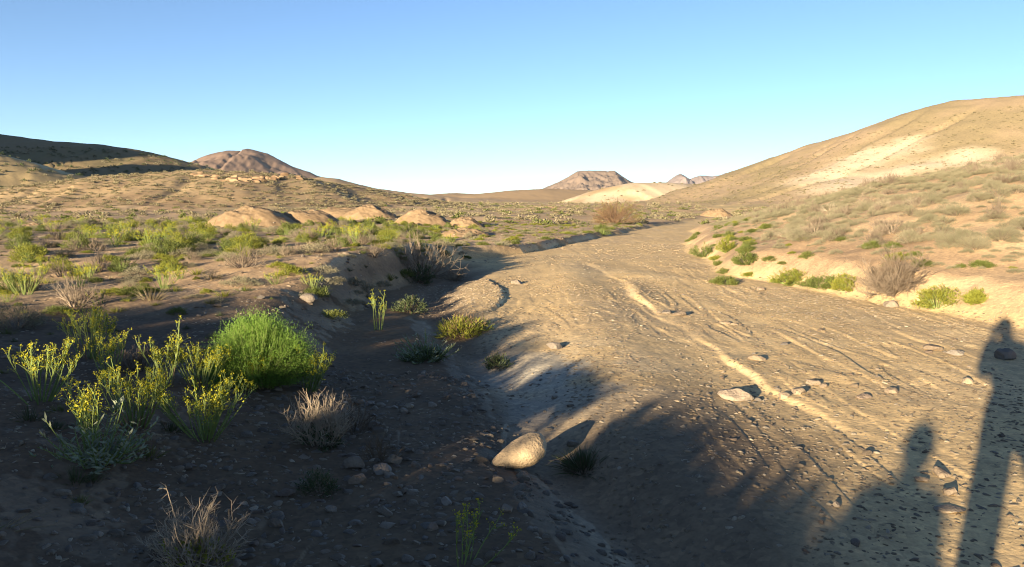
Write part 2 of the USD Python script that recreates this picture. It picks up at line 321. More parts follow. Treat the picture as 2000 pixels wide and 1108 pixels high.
# ------------------------------------------------------------------ the land: one sheet, split into its kinds of ground
def build_land():
    az = np.radians(np.concatenate([np.arange(-42, 42.01, .14), np.arange(43, 80, 1), np.arange(80, 280, 3), np.arange(280, 318, .4)]))
    rs, r = [.0, .4, .8, 1.2, 1.6, 2.0, 2.4, 2.8], 2.8
    while r < 900:
        r += min(.00095 * r * r, .0030 * r if 18 < r < 40 else .006 * r if r < 60 else .008 * r); rs.append(r)
    while r < 7500:
        r *= 1.06; rs.append(r)
    rs = np.array(rs)
    A, R = np.meshgrid(az, rs)
    x, y = (R * np.sin(A)).ravel(), (R * np.cos(A)).ravel()
    z, m, comp = land(x, y)
    n, k = len(rs), len(az)
    i, j = np.meshgrid(np.arange(n - 1), np.arange(k), indexing='ij')
    q = np.stack([(i + 1) * k + j, (i + 1) * k + (j + 1) % k, i * k + (j + 1) % k, i * k + j], -1).reshape(-1, 4)
    V = np.stack([x, y, z], 1)
    # soil colours, with near shade also darkened into them
    S = lambda *c: np.array(c)
    patch = lambda s, o, seed: sstep(-.15, .35, fbm(x / s, y / s, 4, seed) + o)[:, None]
    tone = np.broadcast_to(S(.34, .24, .148), V.shape).copy()
    mixin = lambda c, w: tone.__iadd__((np.asarray(c) - tone) * np.clip(w, 0, 1))
    mixin(S(.26, .178, .112), patch(3.5, 0, 101) * .7)
    mixin(S(.37, .275, .175), patch(1.3, -.1, 102) * .6)
    wash = m['wash'][:, None]
    mixin(S(.49, .355, .19), wash)
    mixin(S(.44, .325, .19), wash * patch(1.7, -.05, 103) * .8)
    mixin(S(.55, .41, .23), wash * patch(.8, -.25, 104) * .7)
    mixin(S(.34, .315, .265), (wash * np.exp(-(((x - .15) / 1.0) ** 2 + ((y - 6.9) / 1.6) ** 2))[:, None]) * patch(.6, .15, 105))     # pale dried mud
    mixin(S(.28, .25, .21), m['gully'][:, None] * .7)
    mixin(S(.55, .43, .275), m['dust'][:, None] * (.15 + .55 * patch(.6, .0, 112)))
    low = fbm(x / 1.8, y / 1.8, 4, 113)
    near_shade = (np.maximum(1 - m['wash'], m['stony']) * (x < 2.5) * sstep(11.2, 8.0, y + 1.6 * low) * (y > -20) * sstep(20, 12, np.hypot(x, y)))[:, None]
    mixin(S(.075, .051, .036), near_shade * .92)  # left foreground: its shade is painted into the soil tone
    mixin(S(.15, .11, .074), wash * (sstep(2.3, 1.2, x + .5 * low) * sstep(7.2, 4.6, y + low) * (1 - m['stony']))[:, None])  # near wash darkened too, shade put into its colour
    mixin(S(.115, .074, .045), (np.maximum(m['bank'], np.maximum(m['stony'], m['gully']) * m['wash']) * sstep(7, 9, y) * sstep(20.5, 17.5, y) * (x < 1))[:, None] * .9)  # brown bank and gully soil, darkened further to deepen its shade
    right = m['right'][:, None]
    mixin(S(.42, .31, .212), right)
    mixin(S(.36, .268, .18), right * patch(2.5, 0, 106) * .8)
    far_green = (sstep(45, 90, np.hypot(x, y)) * sstep(-.1, .4, fbm(x / 16, y / 9, 3, 107)))[:, None]
    mixin(S(.27, .225, .125), far_green * .7)
    on = lambda k: (comp == k)[:, None] * 1.0
    mixin(S(.27, .20, .12), on(3)); mixin(S(.215, .15, .092), on(3) * patch(9, -.05, 108) * .8)
    mixin(S(.29, .218, .142), on(4)); mixin(S(.215, .175, .10), on(4) * patch(20, .0, 109) * .75)
    golden = lambda a, b: hill(a, b, R_RIDGE, 72, 1.5)[0]
    for line, w in (([(1600, 348), (1650, 328), (1700, 305), (1745, 290)], 8.0), ([(1640, 372), (1700, 348), (1780, 328), (1885, 309)], 6.5)):
        sd, _ = nearest(x, y, np.array([at(*q_, golden) for q_ in line]))
        mixin(S(.44, .36, .265), on(4) * sstep(1.45, .2, np.abs(sd) / w + .55 * fbm(x / 7, y / 7, 4, 110))[:, None])
    mixin(S(.20, .15, .085), on(5)); mixin(S(.15, .13, .07), on(5) * patch(12, 0, 114) * .7); mixin(S(.29, .215, .14), on(6)); mixin(S(.27, .195, .12), on(7))
    mixin(S(.38, .31, .225), on(8)); mixin(S(.28, .205, .125), on(8) * patch(14, -.1, 111)); mixin(S(.28, .215, .12), on(9))
    fc = comp[q[:, 3]]
    fc[(fc == 1) & (y[q[:, 3]] > 130)] = 0
    names = {0: ('ground', 'reddish stony plain left of the dry wash, with scattered shrubs', 'ground'),
             1: ('riverbed', 'dry gravel wash bed winding from bottom right into the valley', 'dry riverbed'),
             2: ('slope', 'sandy bank rising right of the wash, thick with grey shrubs', 'slope'),
             3: ('knoll', 'low tan knoll with a rock outcrop on its crest', 'knoll'),
             4: ('hill', 'big smooth golden hill at the right with pale bare patches', 'hill'),
             5: ('hill', 'dark green-brown hill at the far left, half in shadow', 'hill'),
             6: ('hill', 'brown rolling ridge that trails down right from the left mountain', 'hill'),
             7: ('hill', 'low brown hills on the skyline in the middle of the valley', 'hill'),
             8: ('hill', 'pale cream rounded hill below the flat-topped mountain', 'hill'),
             9: ('hill', 'small brown spur at the far left in front of the shadowed hill', 'hill'),
             }
    mm = usdkit.meshkit.arrays((V, q), True)
    tri, nor = mm[1], mm[2]
    tc = np.concatenate([fc, fc])
    for k_, (nm, lab, cat) in names.items():
        f = tri[tc == k_]
        if not len(f):
            continue
        ids, inv = np.unique(f, return_inverse=True)
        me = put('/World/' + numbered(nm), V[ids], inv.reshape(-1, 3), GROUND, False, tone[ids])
        me.CreateNormalsAttr(Vt.Vec3fArray.FromNumpy(nor[ids].astype(np.float32))); me.SetNormalsInterpolation('vertex')
        tag(me.GetPrim(), lab, cat, None, 'structure')
build_land()
def shadow_ridge():  # added out of view, crest notched to shape shadow bands on the hill
    c, h = SC @ SHADOW_RIDGE[:, :2].T, SHADOW_RIDGE[:, 2]
    gc, gs = np.meshgrid(np.linspace(c[0], c[-1] + 14, 420), np.linspace(-130, 130, 81))
    hz = np.interp(gc, c, h) + 1.6 * fbm(gc / 9, gs / 30, 4, 140)
    z = -6 + (hz + 6) * np.exp(-(np.abs(gs + 6 * fbm(gc / 30, gs / 30, 3, 141)) / 66) ** 1.5)
    xy = gc[..., None] * SC + (gs - 19)[..., None] * SD
    n, k = gc.shape
    i, j = np.meshgrid(np.arange(n - 1), np.arange(k - 1), indexing='ij')
    q = np.stack([i * k + j, i * k + j + 1, (i + 1) * k + j + 1, (i + 1) * k + j], -1).reshape(-1, 4)
    v = np.concatenate([xy, z[..., None]], -1).reshape(-1, 3)
    me = put('/World/' + numbered('hill'), v, np.vstack([q[:, [0, 1, 2]], q[:, [0, 2, 3]]]), GROUND, True, np.broadcast_to((.26, .19, .11), v.shape))
    tag(me.GetPrim(), 'unseen ridge shaped to cast shadow bands on the dark hill', 'hill', None, 'structure')
shadow_ridge()

def mountain(label, pix, depth, w, col, seed, rough, power=1.25, cliff=0):
    P = ridge(pix, depth)
    x0, x1 = P[0, 0], P[-1, 0]
    gx, gy = np.meshgrid(np.linspace(x0, x1, 560), depth + np.linspace(-2.6, 1.2, 240) * w)
    x, y = gx.ravel(), gy.ravel()
    zr = np.interp(x, P[:, 0], P[:, 2])
    d = (depth + w * .12 * vn(x / (w * .8), 0 * x, seed) - y) / w
    s = x / w
    warp = .35 * fbm(s * 1.5, d * 1.5, 3, seed + 1)
    prof = np.exp(-np.abs(d * 1.0) ** power)
    gul = 1 - np.abs(vn((s + warp + .25 * d) * 4.2, d * .55, seed + 2))
    gul2 = 1 - np.abs(vn((s - warp) * 10.5, d * 1.1, seed + 3))
    body = np.clip(np.abs(d) * 1.8, 0, 1) * np.clip(zr / zr.max(), .2, 1) * np.exp(-np.abs(d) * .8)
    z = zr * prof - rough * body * (np.abs(1 - gul) ** .8 * 1.5 + (1 - gul2) * .35) + rough * .25 * fbm(s * 14, d * 14, 3, seed + 4) * np.clip(np.abs(d) * 6, .25, 1)
    if cliff:
        top = sstep(.80, .97, prof)
        z = z + cliff * (sstep(.70, .76, prof + .03 * vn(s * 9, d * 9, seed + 8)) - sstep(.55, 1, prof)) * (zr > zr.max() * .72)
    z = np.where(zr < 25, z - 6, z) - 4
    n, k = gx.shape
    i, j = np.meshgrid(np.arange(n - 1), np.arange(k - 1), indexing='ij')
    q = np.stack([i * k + j, i * k + j + 1, (i + 1) * k + j + 1, (i + 1) * k + j], -1).reshape(-1, 4)
    tone = np.broadcast_to(np.array(col), (len(x), 3)) * (1 + .18 * fbm(s * 6, d * 9, 3, seed + 6))[:, None]
    me = put('/World/' + numbered('mountain'), np.stack([x, y, z], 1), np.vstack([q[:, [0, 1, 2]], q[:, [0, 2, 3]]]), ROCKY, True, tone)
    tag(me.GetPrim(), label, 'mountain', None, 'structure')
mountain('brown twin-topped mountain with gullied flanks behind the left hill', [(230, 390), (330, 332), (370, 312), (400, 300), (440, 291), (465, 291), (472, 294), (480, 287), (488, 288.5), (500, 291.5), (520, 297), (540, 308), (570, 322), (600, 333), (620, 341), (660, 351), (700, 359), (780, 388)], 2600, 520, (.132, .092, .073), 200, 46)
mountain('flat-topped brown mesa standing alone beyond the valley', [(960, 398), (1010, 386), (1050, 371), (1085, 356), (1110, 344), (1128, 333), (1150, 331), (1190, 332.5), (1203, 331), (1213, 340), (1235, 353), (1280, 366), (1340, 385), (1400, 398)], 4200, 560, (.135, .102, .082), 210, 70, cliff=25)
mountain('most distant purple-grey range between the mesa and the golden hill', [(1230, 392), (1270, 375), (1300, 355), (1318, 341), (1326, 338), (1345, 349), (1365, 342), (1390, 344), (1430, 335), (1465, 327.5), (1500, 330), (1560, 345), (1650, 375)], 6500, 800, (.16, .13, .125), 220, 110)

# ------------------------------------------------------------------ plant geometry
def unit(v):
    return v / np.maximum(np.linalg.norm(v, axis=-1, keepdims=True), 1e-9)
def join(*parts):
    V, Fs, n = [], [], 0
    for v, f in parts:
        V.append(v); Fs.append(f + n); n += len(v)
    return np.vstack(V), np.vstack(Fs)
def tubes(P, rad, sides=3):
    """P (n, k, 3) polylines, rad (n, k) or (k,)"""
    P = np.asarray(P, float); n, k = P.shape[:2]
    rad = np.broadcast_to(rad, (n, k))
    t = unit(np.gradient(P, axis=1))
    a = unit(np.cross(t, np.where(np.abs(t[..., 2:]) < .9, [0, 0, 1.0], [1.0, 0, 0])))
    b = np.cross(t, a)
    ang = np.arange(sides) * 2 * np.pi / sides
    V = P[:, :, None] + rad[..., None, None] * (np.cos(ang)[:, None] * a[:, :, None] + np.sin(ang)[:, None] * b[:, :, None])
    base = (np.arange(n) * k * sides)[:, None, None]
    i, j = np.meshgrid(np.arange(k - 1), np.arange(sides), indexing='ij')
    q = np.stack([i * sides + j, i * sides + (j + 1) % sides, (i + 1) * sides + (j + 1) % sides, (i + 1) * sides + j], -1).reshape(1, -1, 4) + base
    q = q.reshape(-1, 4)
    return V.reshape(-1, 3), np.vstack([q[:, [0, 1, 2]], q[:, [0, 2, 3]]])
def leaves(P, D, L, W, g):
    """flat pointed leaves: base P, direction D, length L, width W"""
    D = unit(np.asarray(D, float)); n = len(D)
    L, W = np.broadcast_to(L, n)[:, None], np.broadcast_to(W, n)[:, None]
    s = unit(np.cross(D, g.normal(size=(n, 3))))
    V = np.stack([P, P + D * L * .45 + s * W * .5, P + D * L, P + D * L * .45 - s * W * .5], 1).reshape(-1, 3)
    b = np.arange(n)[:, None] * 4
    return V, np.vstack([b + [0, 1, 2], b + [0, 2, 3]])
def curve(P0, D, L, sag, k=4):
    """(n, k, 3) shoots that start at P0 along D and bend by sag (n, 3) at the tip"""
    t = np.linspace(0, 1, k)[None, :, None]
    return P0[:, None] + D[:, None] * (np.broadcast_to(L, len(D))[:, None, None] * t) + np.broadcast_to(sag, (len(D), 3))[:, None] * t ** 2
def along(C, g, m, lo=.3, hi=1.0):
    """m random points on every curve, with the direction there"""
    n, k = C.shape[:2]
    t = g.uniform(lo, hi, (n, m)) * (k - 1)
    i = np.minimum(t.astype(int), k - 2); f = (t - i)[..., None]
    a, b = np.take_along_axis(C, i[..., None].repeat(3, 2), 1), np.take_along_axis(C, (i + 1)[..., None].repeat(3, 2), 1)
    return (a * (1 - f) + b * f).reshape(-1, 3), unit(b - a).reshape(-1, 3)
def fan(g, n, spread, base=.04, power=.7):
    az = g.uniform(0, 2 * np.pi, n); th = spread * g.random(n) ** power
    D = np.stack([np.sin(th) * np.cos(az), np.sin(th) * np.sin(az), np.cos(th)], 1)
    P = np.stack([base * np.cos(az) * th / spread, base * np.sin(az) * th / spread, -.02 + 0 * az], 1)
    return P, D, az, th

def mound(seed, r, h, n, m, leaf, lw, lumps=5, hollow=.45, up=.4):
    """leaf positions of a soft rounded shrub: sprays gathered in lumps on a dome"""
    g = np.random.default_rng(seed)
    az, th = g.uniform(0, 2 * np.pi, n), 1.5 * g.random(n) ** .6
    D = np.stack([np.sin(th) * np.cos(az), np.sin(th) * np.sin(az), np.cos(th)], 1)
    c = unit(g.normal(size=(lumps, 3)) + [0, 0, .6])
    lump = .80 + .26 * np.max(np.clip(D @ c.T, 0, 1) ** 5, 1) + g.normal(0, .07, n)
    tip = D * [r, r, h] * lump[:, None]
    f = g.uniform(hollow, 1.0, (n, m)) ** .7
    Q = (tip[:, None] * f[..., None] + g.normal(0, .018, (n, m, 3))).reshape(-1, 3)
    Q[:, 2] = np.maximum(Q[:, 2], .004)
    T = np.repeat(D, m, 0) + g.normal(0, .6, (n * m, 3)) + [0, 0, up]
    return leaves(Q, T, leaf * g.uniform(.6, 1.5, n * m), lw, g), tip, g
def sagebrush(seed, r=.36, h=.28, n=110, m=24, leaf=.022, lw=.009, mats=('sage', 'twig')):
    """low rounded shrub: a soft mound of tiny leaves over ascending twigs"""
    fo, tip, g = mound(seed, r, h, n, m, leaf, lw)
    k = min(n, 46)
    P = tip[:k] * [.12, .12, 0] - [0, 0, .02]
    D = tip[:k] * g.uniform(.85, 1.12, (k, 1)) - P
    L = np.linalg.norm(D, axis=1)
    st = tubes(curve(P, unit(D), L, g.normal(0, .03, (k, 3)), 4), np.array([.006, .0045, .003, .0012]) * (r / .36) ** .5)
    return [('foliage', *fo, M[mats[0]], False), ('stems', *st, M[mats[1]], False)]
def dome_bush(seed, r=.46, h=.58, n=420, m=16, leaf=.03, mats=('lush', 'spurge'), lw=.006, lumps=9):
    """dense dome of fine upright shoots clothed in narrow leaves"""
    fo, tip, g = mound(seed, r, h, n, m, leaf, lw, lumps, .55, .45)
    P = tip * [.40, .40, 0] * g.uniform(.3, 1, (n, 1)) - [0, 0, .02]
    D = tip * g.uniform(.82, .99, (n, 1)) - P
    L = np.linalg.norm(D, axis=1)
    st = tubes(curve(P, unit(D), L, g.normal(0, .012, (n, 3)), 4), np.array([.0042, .0034, .0024, .001]))
    return [('foliage', *fo, M[mats[0]], False), ('stems', *st, M[mats[1]], False)]
def spurge(seed, h=.55, n=26, spread=.75, red=False, heads=9, lean=(0, 0), thin=1.0):
    """many bare pale-green stalks rising from one foot, each ending in a loose head of small yellow flowers"""
    g = np.random.default_rng(seed)
    P, D, az, th = fan(g, n, spread, .06, .75)
    D = unit(D + np.array([*lean, 0]))
    L = h * g.uniform(.68, 1.08, n) * (1 + .25 * th)
    C = curve(P, D, L, np.stack([0 * L, 0 * L, .22 * L * np.sin(th)], 1) + g.normal(0, .025, (n, 3)), 6)
    st = tubes(C, np.array([.0048, .0044, .004, .0036, .003, .0022]) * thin)
    low = tubes(C[::2, :3] + g.normal(0, .004, (len(C[::2]), 1, 3)), np.array([.0064, .006, .0045]))
    # forks near the top
    tip, tdir = along(C, g, heads, .66, 1.0)
    bd = unit(tdir * .9 + g.normal(0, .5, tdir.shape) + [0, 0, .45])
    bl = .09 * h / .5 * g.uniform(.5, 1.3, len(tip))
    B = curve(tip, bd, bl, g.normal(0, .006, (len(tip), 3)) + [0, 0, .012], 3)
    fk = tubes(B, np.array([.0026, .002, .0014]))
    ends = B[:, -1]
    k = 8
    Q = np.repeat(ends, k, 0) + g.normal(0, .0075, (len(ends) * k, 3))
    fl = leaves(Q, g.normal(size=Q.shape) + [0, 0, .6], g.uniform(.006, .013, len(Q)), .008, g)
    Q, T = along(C, g, 6, .25, .8)
    lf = leaves(Q, T * .8 + g.normal(0, .5, T.shape), g.uniform(.012, .028, len(Q)), .0045, g)
    out = [('stems', *join(st, fk), M['spurge'], False), ('leaves', *lf, M['yellowgreen'], False), ('flowers', *fl, M['flower'], False)]
    if red:
        out.append(('old_stalks', *low, M['red_stem'], False))
    return out
def twig_bush(seed, r=.3, h=.38, n=34, gen=3, mats=('twig',), spread=1.2, thick=.006, kids=4, wild=.55, leafy=None, leaf_n=3):
    """dry bush of branching bare twigs"""
    g = np.random.default_rng(seed)
    P, D, az, th = fan(g, n, spread, .07)
    L = .62 / np.sqrt((np.sin(th) / r) ** 2 + (np.cos(th) / h) ** 2) * g.uniform(.7, 1.2, n)
    parts, tips = [], []
    rad = thick
    for q in range(gen):
        C = curve(P, D, L, g.normal(0, .10, (len(P), 3)) * L[:, None] + np.stack([0 * L, 0 * L, .1 * L], 1), 4)
        parts.append(tubes(C, np.array([1, .85, .7, .45]) * rad))
        tips.append(C)
        if q == gen - 1:
            break
        Pn, T = along(C, g, kids, .35, 1.0)
        D = unit(T + g.normal(0, wild, T.shape) + [0, 0, .12]); P = Pn
        L = np.repeat(L, kids) * g.uniform(.3, .62, len(P)); rad *= .55
    out = [('twigs', *join(*parts), M[mats[0]], False)]
    if leafy:
        Q, T = along(tips[-1], g, leaf_n, .2, 1.0)
        out.append(('foliage', *leaves(Q, T + g.normal(0, .6, T.shape), g.uniform(.012, .03, len(Q)), .009, g), M[leafy], False))
    return out
def grass_tuft(seed, r=.14, h=.2, n=90, mat='green', w=.006, spread=.9):
    g = np.random.default_rng(seed)
    P, D, az, th = fan(g, n, spread, r * .5, .8)
    L = h * g.uniform(.45, 1.1, n)
    C = curve(P, D, L, np.stack([np.cos(az), np.sin(az), -.6 + 0 * az], 1) * (L * .28 * np.sin(th) * g.uniform(.3, 1.6, n))[:, None], 4)
    wd = np.array([1, .9, .6, .1]) * w
    return [('blades', *tubes(C, wd * .5, 3), M[mat], False)]
def sprawling(seed, r=.42, n=34):
    """silvery sprawling plant with feathery lobed leaves"""
    g = np.random.default_rng(seed)
    P, D, az, th = fan(g, n, 1.45, .1, .5)
    L = r * g.uniform(.5, 1.15, n)
    C = curve(P, D, L, np.stack([0 * L, 0 * L, .03 + .10 * L], 1) + g.normal(0, .05, (n, 3)) * [1, 1, .4], 5)
    C[..., 2] = np.maximum(C[..., 2], .015)
    st = tubes(C, np.array([.006, .005, .004, .003, .0015]))
    Q, T = along(C, g, 16, .2, 1.0)
    side = unit(np.cross(T, [0, 0, 1.0])) * np.where(g.random(len(T)) < .5, 1, -1)[:, None]
    lf = leaves(Q, T * .5 + side + g.normal(0, .3, T.shape) + [0, 0, .3], g.uniform(.025, .06, len(Q)), .012, g)
    return [('leaves', *lf, M['thistle'], False), ('stems', *st, M['spurge'], False)]
def far_clump(seed, r=.38, h=.3, n=70, mat='sage'):
    """a shrub as it is seen from afar: a ragged mound of leaf sprays"""
    g = np.random.default_rng(seed)
    P, D, az, th = fan(g, n, 1.5, .05, .6)
    R = (1 + .2 * np.cos(3 * az + seed)) / np.sqrt((np.sin(th) / r) ** 2 + (np.cos(th) / h) ** 2)
    Q = D * (R * g.uniform(.35, .85, n))[:, None]
    return (*leaves(Q, D + g.normal(0, .45, D.shape) + [0, 0, .35], g.uniform(.10, .2, n), g.uniform(.05, .09, n), g), M[mat], False)
def pebble(seed, sub=1, flat=.6, rough=.12, cuts=9, lo=.42):
    """a broken stone: a ball cut by random planes, edges slightly worn"""
    g = np.random.default_rng(seed)
    m = trimesh.creation.icosphere(sub, 1.0)
    v = np.array(m.vertices)
    o = g.uniform(-50, 50, 2)
    for _ in range(cuts):
        d = unit(g.normal(size=3)); c = g.uniform(lo, .9)
        over = np.clip(v @ d - c, 0, None)
        v -= over[:, None] * d * .94
    k = fbm(v[:, 0] * 1.6 + o[0] + v[:, 2], v[:, 1] * 1.6 + o[1] - v[:, 2] * .7, 4, seed)
    v *= (1 + rough * k)[:, None]
    v *= np.array([1, g.uniform(.6, .95), flat * g.uniform(.8, 1.2)]) / np.abs(v).max()
    return v, np.array(m.faces)

# ------------------------------------------------------------------ one of each kind
SAGE_KEYS, GREEN_KEYS, DRY_KEYS, WEED_KEYS, STONE_KEYS, PALE_KEYS = [], [], [], [], [], []
for k in range(5):
    make_class(f'sagebrush_{k}', sagebrush(300 + k, .38, .22 + .03 * k)); SAGE_KEYS.append(f'sagebrush_{k}')
for k in range(3):
    make_class(f'pale_shrub_{k}', sagebrush(320 + k, .38, .26, 60, 14, mats=('sage_pale', 'dead'))); PALE_KEYS.append(f'pale_shrub_{k}')
for k in range(4):
    make_class(f'green_shrub_{k}', dome_bush(330 + k, .38, .36, 130, 18, .034, ('green', 'spurge') if k % 2 else ('yellowgreen', 'spurge'), .012, 5)); GREEN_KEYS.append(f'green_shrub_{k}')
for k in range(4):
    make_class(f'dry_shrub_{k}', twig_bush(340 + k, .40, .40, 26, 3, ('twig',), 1.25, .007, 5)); DRY_KEYS.append(f'dry_shrub_{k}')
for k in range(3):
    make_class(f'weed_{k}', spurge(350 + k, .27, 26, .85, False, 5, (0, 0), .75)); WEED_KEYS.append(f'weed_{k}')
for k in range(4):
    make_class(f'tuft_{k}', grass_tuft(360 + k, .15, .16 + .03 * k, 80, ('green', 'dark', 'straw', 'yellowgreen')[k], .007))
for k in range(7):
    make_class(f'stone_{k}', [('rock', *pebble(370 + k, 3, .6 + .06 * (k % 4)), M['stone'], 25)]); STONE_KEYS.append(f'stone_{k}')
BANK_KEYS = []
for k in range(3):
    make_class(f'bank_weed_{k}', sagebrush(380 + k, .30, .18 + .04 * k, 90, 22, .034, .011, ('green' if k else 'yellowgreen', 'spurge'))); BANK_KEYS.append(f'bank_weed_{k}')

# ------------------------------------------------------------------ single plants, each where the photograph has it
def metres(p, px_):
    return px_ * (p[1] * math.cos(PITCH) + (EYE - p[2]) * math.sin(PITCH)) / F
def zland(x, y):
    return float(land(np.array([x]), np.array([y]))[0][0])
def hero(name, label, cat, px, py, parts_of, rz=0.0, group=None, sink=.015):
    """parts_of(metres per pixel) -> parts; built as one thing at the spot seen at (px, py)"""
    p = at(px, py)
    t = thing(name, label, cat, (p[0], p[1], zland(p[0], p[1]) - sink), rz, (1, 1, 1), group)
    for n, v, f, m, s in parts_of(metres(p, 1.0)):
        pr = put(str(t.GetPath()) + '/' + n, v, f, m, s).GetPrim()
        if n not in ('stems', 'twigs', 'tall_shoot'):
            tag(pr, kind='stuff')
    return t, p
hero('rabbitbrush', 'big bright green dome-shaped bush, largest plant of the shaded foreground', 'bush', 505, 742, lambda k: dome_bush(1, 114 * k, 124 * k, 1500, 34, .016, ('lush', 'spurge'), .0042, 22))
SP = [  # base px, py, top y, stalks, spread, red, heads, lean, label
    (78, 785, 670, 20, .75, False, 8, (0, 0), 'yellow-flowered stalky plant farthest left, beside pale dry roots'),
    (178, 700, 605, 26, .62, True, 9, (.15, 0), 'tall bushy yellow-flowered plant at the back left of its cluster'),
    (213, 735, 655, 14, .45, False, 8, (.1, 0), 'slim yellow-flowered plant just right of the tall bushy one'),
    (264, 832, 722, 30, .62, True, 7, (-.05, 0), 'yellow-flowered plant of long pale stalks between two others in the front row'),
    (402, 856, 745, 40, 1.05, False, 7, (0, 0), 'widest yellow-flowered plant, a low fan of green stalks at the front'),
    (186, 880, 750, 14, .30, False, 7, (0, 0), 'upright yellow-flowered plant rising out of the silvery sprawling weed'),
    (318, 752, 662, 12, .38, True, 9, (.05, 0), 'narrow yellow-flowered plant left of the red-stalked one'),
    (392, 757, 678, 30, .60, True, 8, (0, 0), 'yellow-flowered plant with a thick sheaf of reddish stalks'),
    (520, 757, 690, 12, .60, True, 9, (0, 0), 'reddish-stalked yellow-flowered plant in front of the green dome'),
    (602, 762, 682, 26, .55, False, 6, (.12, 0), 'yellow-flowered plant just right of the green dome bush'),
    (740, 645, 577, 9, .22, False, 5, (.02, 0), 'lone slender yellow-green plant upright in the shaded gully'),
]
for i, (px, py, top, n, sp, red, hd, lean, lab) in enumerate(SP):
    hero('spurge_plant', lab, 'flowering plant', px, py, lambda k: spurge(20 + i, (py - top) * k * .94, n, sp * .92, red, hd, lean), rz=37 * i, group='yellow-flowered spurge plants in the shaded foreground')
hero('dry_bush', 'rounded grey dry bush behind the fan-shaped flowering plant', 'dry bush', 268, 720, lambda k: twig_bush(3, 48 * k, 58 * k, 46, 3, ('twig',), 1.3, .0045, 5))
hero('dry_bush', 'pinkish dry bush with a dark leafy foot, right of the flowering plants', 'dry bush', 625, 868, lambda k: twig_bush(4, 62 * k, 118 * k, 60, 3, ('dead',), .85, .0042, 5) + sagebrush(5, 50 * k, 55 * k, 40, 12, .035, .012, ('dark', 'brown'))[:1])
hero('dry_bush', 'thin brown dry twigs right beside the pinkish dry bush', 'dry bush', 688, 840, lambda k: twig_bush(6, 50 * k, 62 * k, 26, 3, ('brown',), 1.2, .0035, 4))
hero('dry_bush', 'small thorny brown twigs on the gravel below the pinkish bush', 'dry bush', 742, 895, lambda k: twig_bush(7, 48 * k, 66 * k, 22, 3, ('brown',), 1.1, .0035, 4))
hero('thorn_bush', 'bleached thorny bush at the bottom edge with two tall bare shoots', 'dry bush', 385, 1098, lambda k: twig_bush(8, 92 * k, 128 * k, 70, 3, ('dead',), 1.15, .004, 5, .6) + [
    ('tall_shoot',) + (lambda C: join(tubes(C, np.array([.004, .0035, .003, .0025, .0012])), tubes(curve(*(lambda Q, T: (Q, unit(np.random.default_rng(5).normal(size=T.shape) + [0, 0, .15])))(*along(C, np.random.default_rng(4), 13, .35, .98)), 16 * k, np.zeros(3), 3), np.array([.0022, .0016, .0008]))))(
        np.array([[[-30 * k, 0, 0], [-32 * k, .0, 60 * k], [-42 * k, .01, 100 * k], [-50 * k, .01, 130 * k], [-56 * k, .0, 165 * k]], [[15 * k, 0, 0], [10 * k, .01, 50 * k], [20 * k, .0, 90 * k], [34 * k, -.01, 120 * k], [48 * k, 0, 150 * k]]])) + (M['dead'], False),
    *[('leaves',) + p[1:] for p in sagebrush(9, 70 * k, 50 * k, 30, 8, .03, .01, ('yellowgreen', 'twig'))[:1]]])
hero('silvery_weed', 'silvery sprawling weed with feathery leaves at the lower left', 'weed', 190, 900, lambda k: sprawling(10, 98 * k, 54) + [('grass_blades',) + grass_tuft(11, .12, .13, 60, 'yellowgreen', .006)[0][1:]])
hero('mustard_weed', 'thin branching weed with yellow buds at the bottom edge', 'weed', 905, 1104, lambda k: spurge(12, 100 * k, 8, .85, False, 4, (.1, 0), .7))
hero('grass_clump', 'dark tuft of rough grass right of the lit boulder', 'grass tuft', 1140, 912, lambda k: grass_tuft(13, 45 * k, 58 * k, 240, 'dark', .006, 1.2) + [('dry_twigs',) + twig_bush(14, 40 * k, 36 * k, 22, 3, ('brown',), 1.3, .003, 4)[0][1:]])
hero('green_clump', 'low rusty-green heath-like shrub at the end of the gravel bar', 'shrub', 905, 657, lambda k: sagebrush(15, 52 * k, 46 * k, 110, 18, .06, .010, ('yellowgreen', 'brown')) + [('dry_top',) + sagebrush(16, 50 * k, 52 * k, 70, 10, .04, .008, ('rust', 'brown'))[0][1:]])
hero('ground_weed', 'flat grey-green mat of weed on the gully floor', 'weed', 830, 703, lambda k: sprawling(17, 50 * k, 60) + [('dull_leaves',) + sagebrush(18, 46 * k, 22 * k, 60, 12, .05, .012, ('dark', 'brown'))[0][1:]])
hero('ground_weed', 'small brown-green tuft on the pale dried mud', 'weed', 975, 718, lambda k: sagebrush(19, 26 * k, 24 * k, 40, 14, .04, .010, ('dark', 'brown')))
hero('ground_weed', 'dark grey-green weed hugging the foot of the eroded bank', 'weed', 800, 610, lambda k: sagebrush(21, 42 * k, 34 * k, 60, 14, .05, .012, ('dark', 'brown')))
hero('ground_weed', 'grey dull weed on the gravel left of the boulder', 'weed', 625, 960, lambda k: sagebrush(22, 38 * k, 46 * k, 60, 16, .02, .006, ('dark', 'twig')))
hero('grass_tuft', 'long yellowish grass blades arching in from the left edge', 'grass', -14, 1035, lambda k: grass_tuft(23, 14 * k, 88 * k, 14, 'straw', .007, 1.45))
hero('dead_branch', 'bleached dead roots lying at the left edge', 'dead branch', 14, 868, lambda k: twig_bush(24, 46 * k, 18 * k, 12, 2, ('dead',), 1.5, .008, 3))
hero('dead_branch', 'pale dry roots lying at the foot of the leftmost flowering plant', 'dead branch', 70, 790, lambda k: twig_bush(25, 30 * k, 10 * k, 12, 2, ('dead',), 1.5, .006, 3))
hero('bare_shrub', 'leafless branching shrub on the eroded bank above the gully', 'shrub', 828, 545, lambda k: twig_bush(26, 92 * k, 92 * k, 34, 3, ('twig',), 1.15, .0075, 5, .55))
